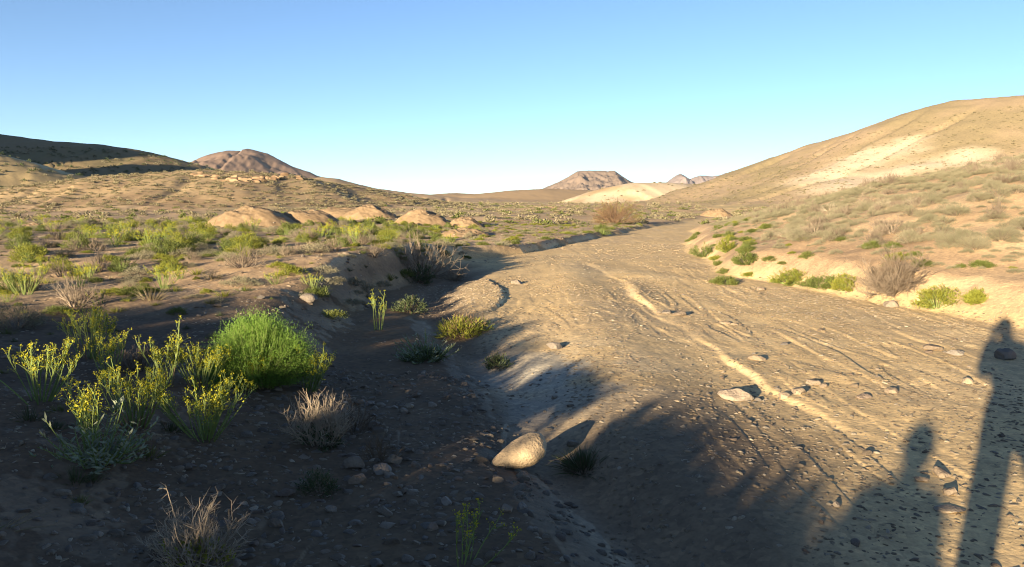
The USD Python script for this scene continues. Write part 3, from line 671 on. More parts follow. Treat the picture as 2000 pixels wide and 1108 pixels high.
hero('dark_shrub', 'dark green low shrub under the leafless one on the bank', 'shrub', 815, 552, lambda k: sagebrush(27, 40 * k, 34 * k, 60, 16, .06, .016, ('dark', 'brown')))
hero('dry_bush', 'tan tangled dry bush at the bank edge right of the leafless shrub', 'dry bush', 880, 546, lambda k: twig_bush(28, 34 * k, 26 * k, 60, 3, ('dead',), 1.4, .006, 5))
hero('tamarisk', 'wispy reddish-brown tamarisk standing alone in mid-valley', 'shrub', 1200, 438, lambda k: sagebrush(29, 56 * k, 50 * k, 260, 26, .085, .012, ('rust', 'red_stem')) + [('green_tips',) + sagebrush(35, 50 * k, 52 * k, 60, 12, .08, .012, ('yellowgreen', 'red_stem'))[0][1:], ('twigs',) + twig_bush(36, 56 * k, 46 * k, 40, 3, ('red_stem',), 1.35, .010, 5, .8)[0][1:]])
hero('green_bush', 'small fresh green bush in front of the wispy tamarisk', 'bush', 1176, 458, lambda k: dome_bush(30, 17 * k, 20 * k, 120, 14, .10, ('green', 'spurge')))
hero('dry_bush', 'large tangled reddish-grey dry bush at the foot of the sandy bank', 'dry bush', 1745, 574, lambda k: twig_bush(31, 86 * k, 92 * k, 60, 3, ('twig',), 1.25, .008, 6, .85) + [('reddish_twigs',) + twig_bush(32, 70 * k, 84 * k, 22, 3, ('brown',), 1.1, .007, 5, .7)[0][1:], ('grey_twigs',) + twig_bush(34, 90 * k, 60 * k, 40, 3, ('twig',), 1.45, .006, 5, .9)[0][1:]])
for i, (px, py, w, h, lab) in enumerate([(1830, 600, 75, 70, 'fresh green grassy weed right of the large tangled dry bush'), (1600, 560, 70, 34, 'low bright green weed patch at the bank foot left of the tangled bush'), (1545, 552, 80, 36, 'bright green leafy weed mat at the bank foot, middle of three'),
                                         (1415, 555, 50, 20, 'flat pale green weed on the wash edge, lowest left of the bank'), (1650, 565, 55, 40, 'yellowish green weed tuft touching the tangled dry bush'), (1375, 500, 60, 34, 'green weed clump where the bank foot turns up the valley'),
                                         (1420, 492, 40, 36, 'yellow-green small bush on the bank foot corner'), (1460, 515, 50, 34, 'light green bushy weed on the bare sandy cut'), (1905, 590, 36, 36, 'thin green weed sprig on bare sand near the right edge')]):
    hero('bank_weed', lab, 'weed', px, py, lambda k: sagebrush(40 + i, w * .62 * k, h * .72 * k, 90, 24, .035, .012, ('green' if i % 2 else 'yellowgreen', 'spurge')), group='green weeds along the foot of the sandy bank')
for i, (px, py, w, lab) in enumerate([(1621, 412, 56, 'whitish dry shrub low on the bank crest, leftmost of the whitish row'), (1726, 406, 56, 'whitish dry shrub in the middle of the bank crest row'), (1789, 402, 64, 'broad whitish dry shrub right of the middle one on the bank'),
                                          (1536, 462, 54, 'whitish dry shrub at the edge of the bare sandy cut'), (1930, 335, 60, 'whitish dry shrub high on the bank crest near the right edge'), (1985, 325, 62, 'whitish dry shrub touching the right edge on the bank crest'), (1700, 372, 36, 'small whitish dry shrub against the pale hill patch')]):
    p = at(px, py); s = metres(p, w) / .76
    copy(PALE_KEYS[i % 3], 'pale_shrub', lab, 'dry bush', (p[0], p[1], zland(p[0], p[1]) - .02), i * 71 % 360, (s, s, s * .9), 'whitish shrubs on the sandy bank')
LEFT = [  # px, py(base), width, kind, label
    (352, 492, 66, 'G', 'round yellow-green bush, left of a pair on the lit plain'), (392, 466, 66, 'G', 'tall yellow-green bush at the foot of the dirt mounds'), (482, 487, 62, 'G', 'yellow-green bush left of the twin grey bushes'),
    (238, 530, 60, 'L', 'fresh green bush leaning on a grey dry one'), (195, 530, 78, 'D', 'grey-brown dry bush beside the fresh green one'), (475, 522, 90, 'D', 'broad grey-brown dry bush in mid-plain'),
    (148, 600, 110, 'D', 'big grey dry bush right on the shadow line'), (198, 592, 60, 'W', 'green weedy bush right of the big dry one on the shadow line'), (32, 640, 120, 'S', 'dark grey bush in shade at the left edge'),
    (55, 498, 48, 'L', 'small green bush near the left edge of the plain'), (82, 520, 46, 'W', 'yellow-green sprays in front of a grey bush at far left'), (150, 485, 60, 'L', 'flat green bush on the far left plain'),
    (228, 482, 70, 'W', 'airy green bush behind the dry one on the left'), (120, 540, 60, 'D', 'pale dry bush left of the green and dry pair'), (705, 473, 46, 'L', 'small green bush above the eroded bank top'),
    (352, 545, 46, 'W', 'sparse green stalks standing on open soil'), (540, 555, 55, 'W', 'yellowish stalky weed near the crest of the stony slope'), (610, 560, 50, 'W', 'green stalky weed near the bank crest'),
    (295, 585, 70, 'T', 'fan of thin grass stalks just above the shadow line'), (715, 570, 46, 'S', 'silvery tuft on the crest of the eroded bank'), (690, 555, 60, 'S', 'grey bushy tuft behind the silvery crest tuft'),
    (760, 545, 34, 'T', 'pale grass tuft hanging on the shaded bank'), (560, 460, 50, 'L', 'green bush below the middle dirt mound'), (590, 470, 60, 'D', 'grey dry bush below the dirt mounds'),
    (640, 460, 50, 'W', 'green sprays below the right dirt mound'), (720, 455, 46, 'L', 'bright green bush by the largest dirt mound'), (775, 460, 40, 'L', 'green bush at the foot of the small dirt heap'),
    (800, 452, 30, 'L', 'tiny green bush between small dirt heaps'), (650, 490, 56, 'D', 'brownish dry bush near the bank top'), (730, 500, 56, 'D', 'wide brown dry bush on the bank top'), (775, 500, 40, 'W', 'green sprays on the bank top by the leafless shrub'),
    (820, 490, 40, 'L', 'fresh green bush behind the leafless shrub'), (415, 545, 50, 'T', 'straw-coloured sprays on open soil in mid-plain'), (255, 560, 40, 'S', 'little grey bush on open soil at left'),
    (560, 500, 44, 'D', 'small dry bush in the middle of the plain'), (300, 505, 44, 'S', 'small grey-green bush left of the yellow-green pair'), (60, 570, 60, 'D', 'pale dry bush near the left edge above the shade'), (15, 590, 50, 'W', 'green weed at the very left edge above the shade'),
]
KEY = {'G': ('green_shrub', 'green bush', ['green_shrub_0', 'green_shrub_2'], .76), 'L': ('green_shrub', 'green bush', ['green_shrub_1', 'green_shrub_3'], .76), 'D': ('dry_shrub', 'dry bush', DRY_KEYS, .72), 'S': ('sagebrush', 'sagebrush', SAGE_KEYS, .74), 'W': ('weed', 'weed', WEED_KEYS, .6), 'T': ('grass_tuft', 'grass tuft', ['tuft_2', 'tuft_3'], .42)}
TAKEN = []
for i, (px, py, w, kd, lab) in enumerate(LEFT):
    p = at(px, py)
    nm, cat, keys, w0 = KEY[kd]
    s = metres(p, w) / w0
    copy(keys[i % len(keys)], nm, lab, cat, (p[0], p[1], zland(p[0], p[1]) - .02), (i * 77) % 360, (s, s, s * (1.15 if kd in 'GL' else 1.0)))
    TAKEN.append((p[0], p[1], metres(p, w) * .5))

ORD = ('first second third fourth fifth sixth seventh eighth ninth tenth eleventh twelfth thirteenth fourteenth fifteenth sixteenth seventeenth eighteenth nineteenth twentieth '
       'twenty-first twenty-second twenty-third twenty-fourth twenty-fifth twenty-sixth twenty-seventh twenty-eighth twenty-ninth thirtieth thirty-first thirty-second thirty-third thirty-fourth').split()
# ------------------------------------------------------------------ stones
def stone_thing(px, py, w, h, lab, name='stone', mat=None, sub=4, flat=None, yaw=0.0, group=None, sd=0):
    p = at(px, py)
    k = metres(p, 1.0)
    v, f = pebble(500 + sd, sub, 1.0, .14)
    v = v / np.abs(v).max(0)
    v = v * [w * k / 2, w * k * .38, h * k * .62]
    t = thing(name, lab, 'boulder' if name == 'boulder' else 'stone', (p[0], p[1] + w * k * .15, zland(p[0], p[1]) + h * k * .16), yaw, (1, 1, 1), group)
    put(str(t.GetPath()) + '/rock', v, f, M[mat or 'stone'], 25)
STN = [(1440, 780, 70, 26, 'grey rounded rock lying on the dusty scarp, biggest stone in the wash'), (1562, 768, 36, 18, 'pale stone just right of the dusty scarp'), (1590, 752, 26, 14, 'angular stone casting a black shadow right of the scarp'), (1532, 778, 24, 14, 'small stone against the pale scarp'),
       (1480, 703, 36, 12, 'flat pale stone on the wash above the grey rounded rock'), (1690, 778, 34, 10, 'flat buff stone in the lower right wash'), (1745, 768, 30, 12, 'flat grey stone in the right wash'), (1610, 756, 18, 8, 'small reddish stone near the scarp'),
       (1890, 750, 22, 16, 'upright pale stone left of the human shadow'), (1825, 684, 38, 13, 'pale grey stone, left of two beside the human shadow'), (1870, 694, 32, 12, 'pale grey stone, right of two touching the human shadow'), (1742, 600, 28, 18, 'grey stone at the bank foot below the tangled bush'),
       (1300, 612, 24, 9, 'pale stone, left of a pair on the upper wash'), (1328, 616, 28, 11, 'pale stone, right of a pair on the upper wash'), (1415, 634, 28, 8, 'flat grey stone set in the mid wash'), (1486, 567, 18, 8, 'small dark-sided stone near the bank foot'),
       (1840, 930, 40, 20, 'flat pale stone between the two human shadows'), (1862, 966, 36, 18, 'tan stone between the two human shadows, lower one'), (1860, 1000, 60, 10, 'long thin stone near the right corner'), (1635, 990, 18, 14, 'small pale stone in the light gap at the bottom right'), (1800, 940, 30, 14, 'stone inside the smaller human shadow'),
       (1085, 682, 40, 16, 'cream lit stone at the edge of the pale dried mud'), (1010, 555, 26, 12, 'grey stone in the channel below the long ledge'), (80, 852, 18, 18, 'small round cream stone beside the silvery weed'), (22, 690, 34, 20, 'pale stone near the left edge behind the flowering plant'),
       (12, 700, 22, 14, 'grey stone right at the left edge'), (600, 590, 40, 22, 'cream stone cluster lump at the crest of the stony slope'), (538, 1030, 30, 24, 'round grey stone at the bottom right of the thorny bush'), (700, 790, 26, 14, 'pale stone beside the thin brown twigs'), (720, 792, 24, 12, 'tan stone next to the pale one by the brown twigs'),
       (785, 805, 22, 10, 'sunlit tan stone on the gully edge'), (800, 795, 20, 10, 'sunlit buff stone behind its twin on the gully edge'), (690, 915, 50, 30, 'large brownish half-buried stone on the shaded gravel'), (745, 925, 40, 26, 'reddish half-buried stone right of the brownish one'), (700, 945, 44, 24, 'bluish half-buried stone below the brownish one'),
       (770, 905, 32, 22, 'rounded stone by the thorny brown twigs'), (870, 985, 26, 20, 'greenish grey stone in the middle of the shaded gravel'), (990, 1000, 24, 22, 'pinkish stone below the lit boulder'), (1020, 998, 24, 20, 'grey stone just right of the pinkish one below the boulder'), (1020, 935, 36, 20, 'half-buried stone tucked under the lit boulder'),
       (735, 838, 34, 22, 'brown stone right of the pinkish dry bush'), (645, 1000, 24, 16, 'flat stone on the shaded gravel left of centre'), (845, 1035, 22, 18, 'dark red stone on the shaded gravel'), (430, 345, 0, 0, '')]
for i, (px, py, w, h, lab) in enumerate(STN[:-1]):
    stone_thing(px, py, w, h, lab, sd=i, yaw=float(rng.uniform(-25, 25)))
stone_thing(1964, 702, 44, 27, 'grey boulder standing inside the tall human shadow', 'boulder', sd=60)
p = at(1012, 922)
k = metres(p, 1.0)
g = np.random.default_rng(77)
m_ = trimesh.creation.icosphere(5, 1.0)
v = np.array(m_.vertices)
u = v[:, 0].copy()
v *= np.stack([np.full(len(v), 56 * k), 44 * k * (.82 + .25 * u), 37 * k * (.80 + .32 * u)], 1)
v[:, 2] += np.where(v[:, 2] < 0, 0, 4 * k) * u - 6 * k * np.clip(-u - .2, 0, 1)
v[:, 2] += 14 * k * u
for d_, c_ in (((.2, -.75, .62), 36), ((-.5, -.3, .8), 37), ((.85, -.35, .4), 52), ((.1, -.9, -.35), 38), ((-.75, -.5, .35), 46)):
    d_ = unit(np.array(d_)); ov = np.clip(v @ d_ - c_ * k, 0, None); v -= ov[:, None] * d_ * .45
v *= (1 + .07 * fbm(v[:, 0] * 9, v[:, 1] * 9 + v[:, 2] * 7, 4, 77) + .05 * fbm(v[:, 0] * 3, v[:, 2] * 3 + v[:, 1] * 2, 2, 78))[:, None]
t = thing('boulder', 'buff potato-shaped boulder lit by the sun amid shaded gravel', 'boulder', (p[0], p[1] + .05, zland(p[0], p[1] + .05) + 34 * k), 8, (1, 1, 1))
put(str(t.GetPath()) + '/rock', v, np.array(m_.faces), M['boulder'], True)

# rock outcrop along the knoll's crest
ledge = sorted([380 + 26 * i for i in range(7)] + [float(a) for a in rng.uniform(370, 590, 27)])
for i, px in enumerate(ledge):
    py = 345 + 5 * math.sin(px * .03) + rng.uniform(-2, 8) + (px - 470) * .03
    p = at(px, py)
    s = float(rng.uniform(.2, .62))
    v, f = pebble(600 + i, 2, .6, .2)
    t = thing('outcrop_rock', f'{ORD[i]} brown ledge rock from the left end of the outcrop on the knoll crest', 'rock', (p[0], p[1], zland(p[0], p[1]) + .1 * s), float(rng.uniform(-30, 30)), (1.5 * s, s, 1.15 * s), 'outcrop rocks on the knoll crest')
    put(str(t.GetPath()) + '/rock', v, f, M['outcrop'], 30)

# ------------------------------------------------------------------ heaps of dug earth
HEAP = usdkit.material(stage, '/World/Looks/dug_earth', {
    'g': ('geometry', {}), 'n': ('noise_texture', {'scale': 3.0, 'detail': 8.0, 'roughness': .7}), 'r': ('rgb_ramp', {'ramp': [(.3, (.14, .095, .057)), (.55, (.195, .138, .086)), (.75, (.25, .182, .115))]}),
    'b': ('bump', {'strength': .6, 'distance': .05}), 'p': ('principled_bsdf', lambert())},
    [('g.position', 'n.vector'), ('n.fac', 'r.fac'), ('r.color', 'p.base_color'), ('n.fac', 'b.height'), ('b.normal', 'p.normal')], surface='p.BSDF')
CLODS = []
for i, (px, py, w, h, lab) in enumerate([(473, 443, 140, 38, 'smooth cone-shaped dirt mound, leftmost and tallest of the row'), (582, 438, 110, 30, 'second dirt mound of the row, overlapping the tallest one'), (655, 424, 110, 24, 'broad flat-topped dirt mound with a dark right side'), (715, 428, 90, 28, 'shaded lumpy dirt mound at the right end of the row'),
                                           (822, 440, 90, 30, 'pointed small dirt heap near the valley middle'), (905, 444, 60, 22, 'little lumpy dirt heap right of the pointed one'), (905, 463, 90, 20, 'low smooth dirt heap nearest the wash'), (1404, 424, 50, 20, 'lone small dirt mound by the far wash edge'), (330, 335, 0, 0, ''), (60, 447, 70, 12, 'low dirt bump on the plain near the left edge'), (865, 470, 40, 10, 'tiny dirt lump left of the low smooth heap')]):
    if not w:
        continue
    p = at(px, py)
    k = metres(p, 1.0)
    a = np.linspace(0, 2 * np.pi, 110, endpoint=False); r_ = np.linspace(0, 1.3, 44)
    A, R = np.meshgrid(a, r_)
    X, Y = R * np.cos(A), R * np.sin(A)
    nz = fbm(X * 1.6 + i * 9, Y * 1.6, 4, 700 + i)
    Z = .80 * h * k * (np.clip(1.03 - R ** 2.3, -.45, 1) + .42 * nz * np.clip(1.2 - R, 0, 1)) * (1.06 if h > 25 else 1) + .06 * fbm(X * 6, Y * 6, 5, 720 + i, .6)
    X, Y = X * w * k * .68, Y * w * k * .55
    n_, k_ = X.shape
    ii, jj = np.meshgrid(np.arange(n_ - 1), np.arange(k_), indexing='ij')
    q = np.stack([ii * k_ + jj, (ii + 1) * k_ + jj, (ii + 1) * k_ + (jj + 1) % k_, ii * k_ + (jj + 1) % k_], -1).reshape(-1, 4)
    cy = p[1] + w * k * .45
    me = put('/World/' + numbered('dirt_mound'), np.stack([X.ravel() + p[0], Y.ravel() + cy, Z.ravel() + zland(p[0], cy) - .05], 1), np.vstack([q[:, [0, 1, 2]], q[:, [0, 2, 3]]]), HEAP, True)
    gq = np.random.default_rng(740 + i); ok_ = np.nonzero((R.ravel() < 1.1) & (R.ravel() > .05))[0]; sel = gq.choice(ok_, 30)
    CLODS.append(np.stack([X.ravel()[sel] + p[0] + gq.normal(0, .02, 30), Y.ravel()[sel] + cy, Z.ravel()[sel] + zland(p[0], cy) - .05], 1))
    tag(me.GetPrim(), lab, 'dirt mound', 'heaps of dug earth along the valley floor')
    TAKEN.append((p[0], cy, w * k * .5))

# ------------------------------------------------------------------ repeats strewn over the land
def sample_view(n, px0, px1, py0, py1, seed, keep=None):
    """n spots spread over the part of the land that the given window of the photograph looks at"""
    g = np.random.default_rng(seed)
    px, py = g.uniform(px0, px1, n), g.uniform(py0, py1, n)
    t = np.geomspace(2.6, 900, 420)
    out = np.full((n, 3), np.nan)
    for c in range(0, n, 2000):
        d = np.array([ray(a, b) for a, b in zip(px[c:c + 2000], py[c:c + 2000])])
        P = d[:, None] * t[None, :, None] + [0, 0, EYE]
        z = land(P[..., 0].ravel(), P[..., 1].ravel(), False)[0].reshape(P.shape[:2])
        under = P[..., 2] < z
        i = under.argmax(1); ok = under.any(1) & (i > 0)
        r = np.arange(len(d)); i = np.maximum(i, 1)
        a, b = P[r, i - 1, 2] - z[r, i - 1], z[r, i] - P[r, i, 2]
        w = np.clip(a / np.maximum(a + b, 1e-9), 0, 1)[:, None]
        out[c:c + 2000] = np.where(ok[:, None], P[r, i - 1] * (1 - w) + P[r, i] * w, np.nan)
    out = out[~np.isnan(out[:, 0])]
    out[:, 2], m, comp = land(out[:, 0], out[:, 1])
    k = np.ones(len(out), bool) if keep is None else keep(out, m, comp)
    return out[k], {a: b[k] for a, b in m.items()}, comp[k]
def sample_area(dens, seed, r0, r1, keep, half=38.0):
    """even spread over the ground between two distances, within the view and a little beside it"""
    g = np.random.default_rng(seed)
    n = int(dens * math.radians(2 * half) / 2 * (r1 * r1 - r0 * r0))
    az, r = np.radians(g.uniform(-half, half, n)), np.sqrt(g.uniform(r0 * r0, r1 * r1, n))
    x, y = r * np.sin(az), r * np.cos(az)
    z, m, comp = land(x, y)
    k = keep(np.stack([x, y, z], 1), m, comp) & clear_of(x, y)
    return np.stack([x, y, z], 1)[k]
def clear_of(x, y):
    ok = np.ones(len(x), bool)
    for a, b, r in TAKEN:
        ok &= np.hypot(x - a, y - b) > r * .8
    return ok
STREWN, SHORT = [], {'sagebrush': 'grey-green sagebrush', 'green_shrub': 'green shrub', 'dry_shrub': 'leafless dry shrub', 'weed': 'stalky green weed', 'pale_shrub': 'whitish dry shrub', 'bank_weed': 'green weed'}
MARKS = [('the leftmost whitish shrub', 1621, 404), ('the middle whitish shrub', 1726, 398), ('the broad whitish shrub', 1789, 394), ('the whitish shrub by the cut', 1536, 452), ('the high whitish shrub', 1930, 328), ('the whitish shrub at the picture edge', 1985, 318), ('the green dome bush', 505, 680), ('the pinkish dry bush', 625, 830), ('the fan-shaped flowering plant', 402, 800), ('the silvery weed', 190, 890), ('the thorny bleached bush', 385, 1040), ('the sunlit boulder', 1012, 890), ('the budding mustard weed', 910, 1060),
         ('the leafless bank shrub', 830, 510), ('the tallest dirt mound', 473, 425), ('the pointed dirt heap', 822, 428), ('the wispy tamarisk', 1200, 415), ('the big tangled bush', 1745, 535), ('the grey rounded rock', 1440, 768), ('the tall human shadow', 1950, 800), ('the small human shadow', 1780, 930),
         ('the broad dry bush', 475, 505), ('the big shadow-line bush', 148, 580), ('the leftmost flowering plant', 90, 730), ('the gravel bar shrub', 905, 640), ('the dark grass tuft', 1140, 895), ('the low smooth dirt heap', 905, 455), ('the lone far dirt mound', 1404, 415),
         ('the upper stone pair', 1315, 612), ('the silvery crest tuft', 715, 560), ('the pale bare hill patch', 1800, 335), ('the bank foot corner', 1380, 490), ('the paired grey stones', 1847, 688), ('the yellow-green bush pair', 370, 475), ('the green weed mat', 1550, 545)]
def name_strewn():
    """tell strewn plants and stones apart by what they stand beside"""
    sets = {}
    for prim, p, short in STREWN:
        d = np.asarray(p) - [0, 0, EYE]
        dep = d[1] * math.cos(PITCH) - d[2] * math.sin(PITCH)
        px, py = CX + F * d[0] / dep, CY - F * (d[2] * math.cos(PITCH) + d[1] * math.sin(PITCH)) / dep
        r = [math.hypot(px - a, 1.5 * (py - b)) for _, a, b in MARKS]
        k = int(np.argmin(r)); dx, dy = px - MARKS[k][1], 1.5 * (py - MARKS[k][2])
        where = ('right of' if dx > 0 else 'left of') if abs(dx) > abs(dy) else ('in front of' if dy > 0 else 'behind')
        sets.setdefault((short, where, MARKS[k][0]), []).append((r[k], prim))
    for (short, where, mark), found in sets.items():
        for i, (_, prim) in enumerate(sorted(found, key=lambda a: a[0])):
            if len(found) == 1:
                prim.SetCustomDataByKey('label', f'the one {short} {where} {mark}')
            elif i < len(ORD):
                prim.SetCustomDataByKey('label', f'{ORD[i]} {short} {where} {mark}, counted outwards')
def strew(P, keys, name, label, cat, group, smin, smax, seed, squash=(.8, 1.15), sink=.02):
    g = np.random.default_rng(seed)
    for i, p in enumerate(P):
        s = g.uniform(smin, smax)
        STREWN.append((copy(keys[g.integers(len(keys))], name, label, cat, (p[0], p[1], p[2] - sink), g.uniform(0, 360), (s, s * g.uniform(.85, 1.1), s * g.uniform(*squash)), group), p, SHORT[name]))
def mass(P, protos, name, label, cat, smin, smax, seed, squash=(.75, 1.1), sink=.02, tilt=0.0, power=1.0):
    g = np.random.default_rng(seed)
    n = len(P)
    s = smin + (smax - smin) * g.random(n) ** power
    tl = (g.normal(0, tilt, n), g.normal(0, tilt, n)) if tilt else None
    return scatter(name, label, cat, protos, g.integers(0, len(protos), n), P - [0, 0, 1] * (sink * s)[:, None], g.uniform(0, 2 * np.pi, n), np.stack([s, s * g.uniform(.8, 1.15, n), s * g.uniform(*squash, n)], 1), tl)
isplain = lambda P, m, c: (c == 0) & (m['wash'] < .3)
# bushes of the lit plain
g_ = lambda P, s: .5 + .5 * fbm(P[:, 0] / 5, P[:, 1] / 5, 2, s)
plain_band = sample_area(1.0, 801, 11.2, 42, lambda P, m, c: isplain(P, m, c) & (P[:, 0] < -1) & (g_(P, 1) > .34), 35.0)
rr = np.random.default_rng(5).random(len(plain_band))
strew(plain_band[rr < .33], SAGE_KEYS, 'sagebrush', 'small grey-green sagebrush among other shrubs on the plain left of the wash', 'sagebrush', 'sagebrush on the left plain', .45, 1.0, 11)
strew(plain_band[(rr >= .33) & (rr < .70)], GREEN_KEYS, 'green_shrub', 'fresh green rounded shrub among the grey ones on the left plain', 'green bush', 'green shrubs on the left plain', .35, .85, 12)
strew(plain_band[(rr >= .70) & (rr < .86)], DRY_KEYS, 'dry_shrub', 'leafless grey-brown dry shrub among others on the left plain', 'dry bush', 'dry shrubs on the left plain', .4, .85, 13)
strew(plain_band[rr >= .86], WEED_KEYS, 'weed', 'stalky yellow-green weed among shrubs on the left plain', 'weed', 'stalky weeds on the left plain', .6, 1.3, 14)
# the sandy bank on the right
bank_up = sample_area(5.5, 802, 12, 46, lambda P, m, c: (m['D'] > .9 + 2.2 * g_(P, 3)) & (P[:, 0] > 3) & (c != 4) & (g_(P, 4) > .12), 35.0)
order = np.argsort(np.hypot(bank_up[:, 0], bank_up[:, 1]))
bank_up = bank_up[order]
rr = np.random.default_rng(6).random(len(bank_up))
near_sage = bank_up[rr < .86]
strew(near_sage[:170], SAGE_KEYS, 'sagebrush', 'grey-green sagebrush on the sandy bank right of the wash', 'sagebrush', 'sagebrush on the sandy bank', .32, .85, 15)
strew(bank_up[(rr >= .86) & (rr < .93)], DRY_KEYS, 'dry_shrub', 'brown leafless shrub among sagebrush on the sandy bank', 'dry bush', 'dry shrubs on the sandy bank', .5, 1.0, 16)
SAGE_P = [(*CLASSES[k][0][1:],) for k in SAGE_KEYS[:3]]
FAR_P = [far_clump(900 + k, .38, .28, 70, 'far_sage') for k in range(4)]
mass(near_sage[170:], SAGE_P, 'sagebrush_cover', 'grey sagebrush cover higher up the sandy bank', 'sagebrush cover', .32, .85, 18)
bank_small = sample_area(5, 803, 11, 42, lambda P, m, c: (m['D'] > 1.0) & (P[:, 0] > 3) & (c != 4) & (g_(P, 4) > .1), 35.0)
mass(bank_small, SAGE_P, 'low_shrubs', 'low dry herbs between the shrubs of the sandy bank', 'ground cover', .18, .42, 19)
plain_small = sample_area(4.5, 804, 9.5, 45, lambda P, m, c: isplain(P, m, c) & (g_(P, 5) > .15))
mass(plain_small, [(*CLASSES[k][0][1:],) for k in ('weed_0', 'weed_1')][:0] + [(*CLASSES['tuft_0'][0][1:],), (*CLASSES['tuft_3'][0][1:],), (*CLASSES['tuft_2'][0][1:],), SAGE_P[0], SAGE_P[1], (*CLASSES['bank_weed_0'][0][1:],), (*CLASSES['bank_weed_1'][0][1:],)], 'low_herbs', 'small grassy herbs dotted over the left plain', 'ground cover', .22, .8, 20, (.6, 1.0), power=1.6)
shade_small = sample_area(2.2, 805, 3.2, 9.5, lambda P, m, c: isplain(P, m, c) & (P[:, 0] < -.4))
mass(shade_small, [(*CLASSES['tuft_1'][0][1:],), (*CLASSES['tuft_0'][0][1:],)], 'low_herbs', 'tiny grass sprigs in the shaded foreground', 'ground cover', .25, .6, 21)
far_flat = sample_area(.34, 806, 42, 130, lambda P, m, c: (m['wash'] < .5) & (c < 3))
mass(far_flat, FAR_P + [far_clump(910, .36, .3, 60, 'green')], 'far_shrubs', 'shrubs dotting the valley floor beyond the wash', 'shrub cover', .4, 1.3, 22, (.45, .85))
kn = sample_area(1.3, 807, 45, 135, lambda P, m, c: (c == 3))
mass(kn, FAR_P, 'knoll_shrubs', 'low dry shrubs covering the knoll', 'shrub cover', .35, 1.3, 23, (.4, .75))
hr = sample_area(.38, 808, 60, 215, lambda P, m, c: (c == 4) & (P[:, 0] > 0) & (g_(P * .3, 6) > .3))
mass(hr, FAR_P, 'hill_shrubs', 'tiny shrubs speckling the golden hill', 'shrub cover', .4, 1.3, 24, (.4, .8), power=1.8)
hl = sample_area(.085, 809, 195, 325, lambda P, m, c: ((c == 5) | (c == 9)) & (P[:, 0] < -40))
mass(hl, [far_clump(920 + k, .40, .34, 50, 'dark' if k < 2 else 'sage') for k in range(3)], 'hill_shrubs', 'dark shrubs speckling the shadowed hill at the left', 'shrub cover', 1.0, 2.6, 25)
hf = sample_area(.012, 810, 130, 480, lambda P, m, c: (c == 0) | (c == 8) | (c == 6))
mass(hf, FAR_P, 'far_shrubs', 'shrubs of the far valley floor below the skyline', 'shrub cover', .9, 2.4, 26)
foot = sample_area(3.2, 811, 11.5, 31, lambda P, m, c: (m['D'] > .05) & (m['D'] < 1.5 + .03 * P[:, 1]) & (P[:, 0] > 2) & (g_(P * 2.2, 7) > .42), 35.0)
strew(foot[:70], BANK_KEYS, 'bank_weed', 'fresh green weed in the band along the foot of the sandy bank', 'weed', 'green weeds along the foot of the sandy bank', .25, .75, 27, (.6, 1.0))
# gravel and stones
GP = [(*pebble(950 + k, 1, .55, .25), M['gravel'], False) for k in range(6)]
patchy = lambda P, s, lo: fbm(P[:, 0] / .8, P[:, 1] / 2.2, 3, s) > lo
g1 = sample_area(330, 820, 2.9, 7.5, lambda P, m, c: (P[:, 0] < 6) & (patchy(P, 31, -.05) | (np.abs(P[:, 0] + .55) < .9)) & (np.random.default_rng(1).random(len(P)) < np.where(m['wash'] > .5, .55, 1)))
g2 = sample_area(90, 821, 7.5, 14, lambda P, m, c: (m['D'] < .4) & patchy(P, 32, .0))
g3 = sample_area(22, 822, 14, 30, lambda P, m, c: (m['D'] < .4) & ((m['wash'] > .4) | (P[:, 0] > -7)) & patchy(P, 33, -.05))
gs = sample_area(60, 823, 9, 14.5, lambda P, m, c: (m['D'] < .1) & (P[:, 0] > -4.6) & (P[:, 0] < -1.9) & patchy(P, 34, -.2))
gb = sample_area(420, 824, 10.5, 17, lambda P, m, c: m['bar'] > .25)
gp = sample_area(16, 827, 9.5, 32, lambda P, m, c: isplain(P, m, c) & patchy(P, 37, -.25))
mass(gp, GP, 'gravel', 'small stones scattered over the left plain', 'gravel', .015, .06, 35, (.6, 1.0), .25, .25, 2.4)
bk = sample_area(5, 828, 10, 21, lambda P, m, c: (m['bank'] > .25) & (P[:, 0] < 0))
mass(bk, [CLASSES['bank_weed_1'][0][1:], SAGE_P[0], (*CLASSES['tuft_1'][0][1:],)], 'low_herbs', 'small herbs clinging to the shaded cut bank', 'ground cover', .3, .8, 36)
mass(np.vstack([g1, g2, gs, gb]), GP, 'gravel', 'loose gravel strewn over the wash and the foreground soil', 'gravel', .006, .034, 30, (.7, 1.2), .25, .3, 1.5)
gl = sample_area(130, 825, 3.0, 7.4, lambda P, m, c: (P[:, 0] > -2.2) & (P[:, 0] < 1.2) & (m['stony'] > .4) & patchy(P, 35, -.35))
mass(gl, [(*pebble(970 + k, 2, .6), M['stone'], 25) for k in range(5)], 'gravel', 'coarse shaded gravel around the sunlit boulder', 'gravel', .014, .05, 32, (.7, 1.1), .15, .25, 1.8)
gw = sample_area(85, 826, 3.4, 15, lambda P, m, c: (m['wash'] > .6) & (P[:, 0] > .8) & (np.abs(vn(P[:, 0] / .5 - .02 * P[:, 1], P[:, 1] / 5, 36)) < .45))
mass(gw, [(*pebble(980 + k, 2, .5), M['gravel'], 25) for k in range(5)], 'gravel', 'coarse stony streaks on the sunlit wash', 'gravel', .010, .042, 33, (.6, 1.0), .2, .25, 2.4)
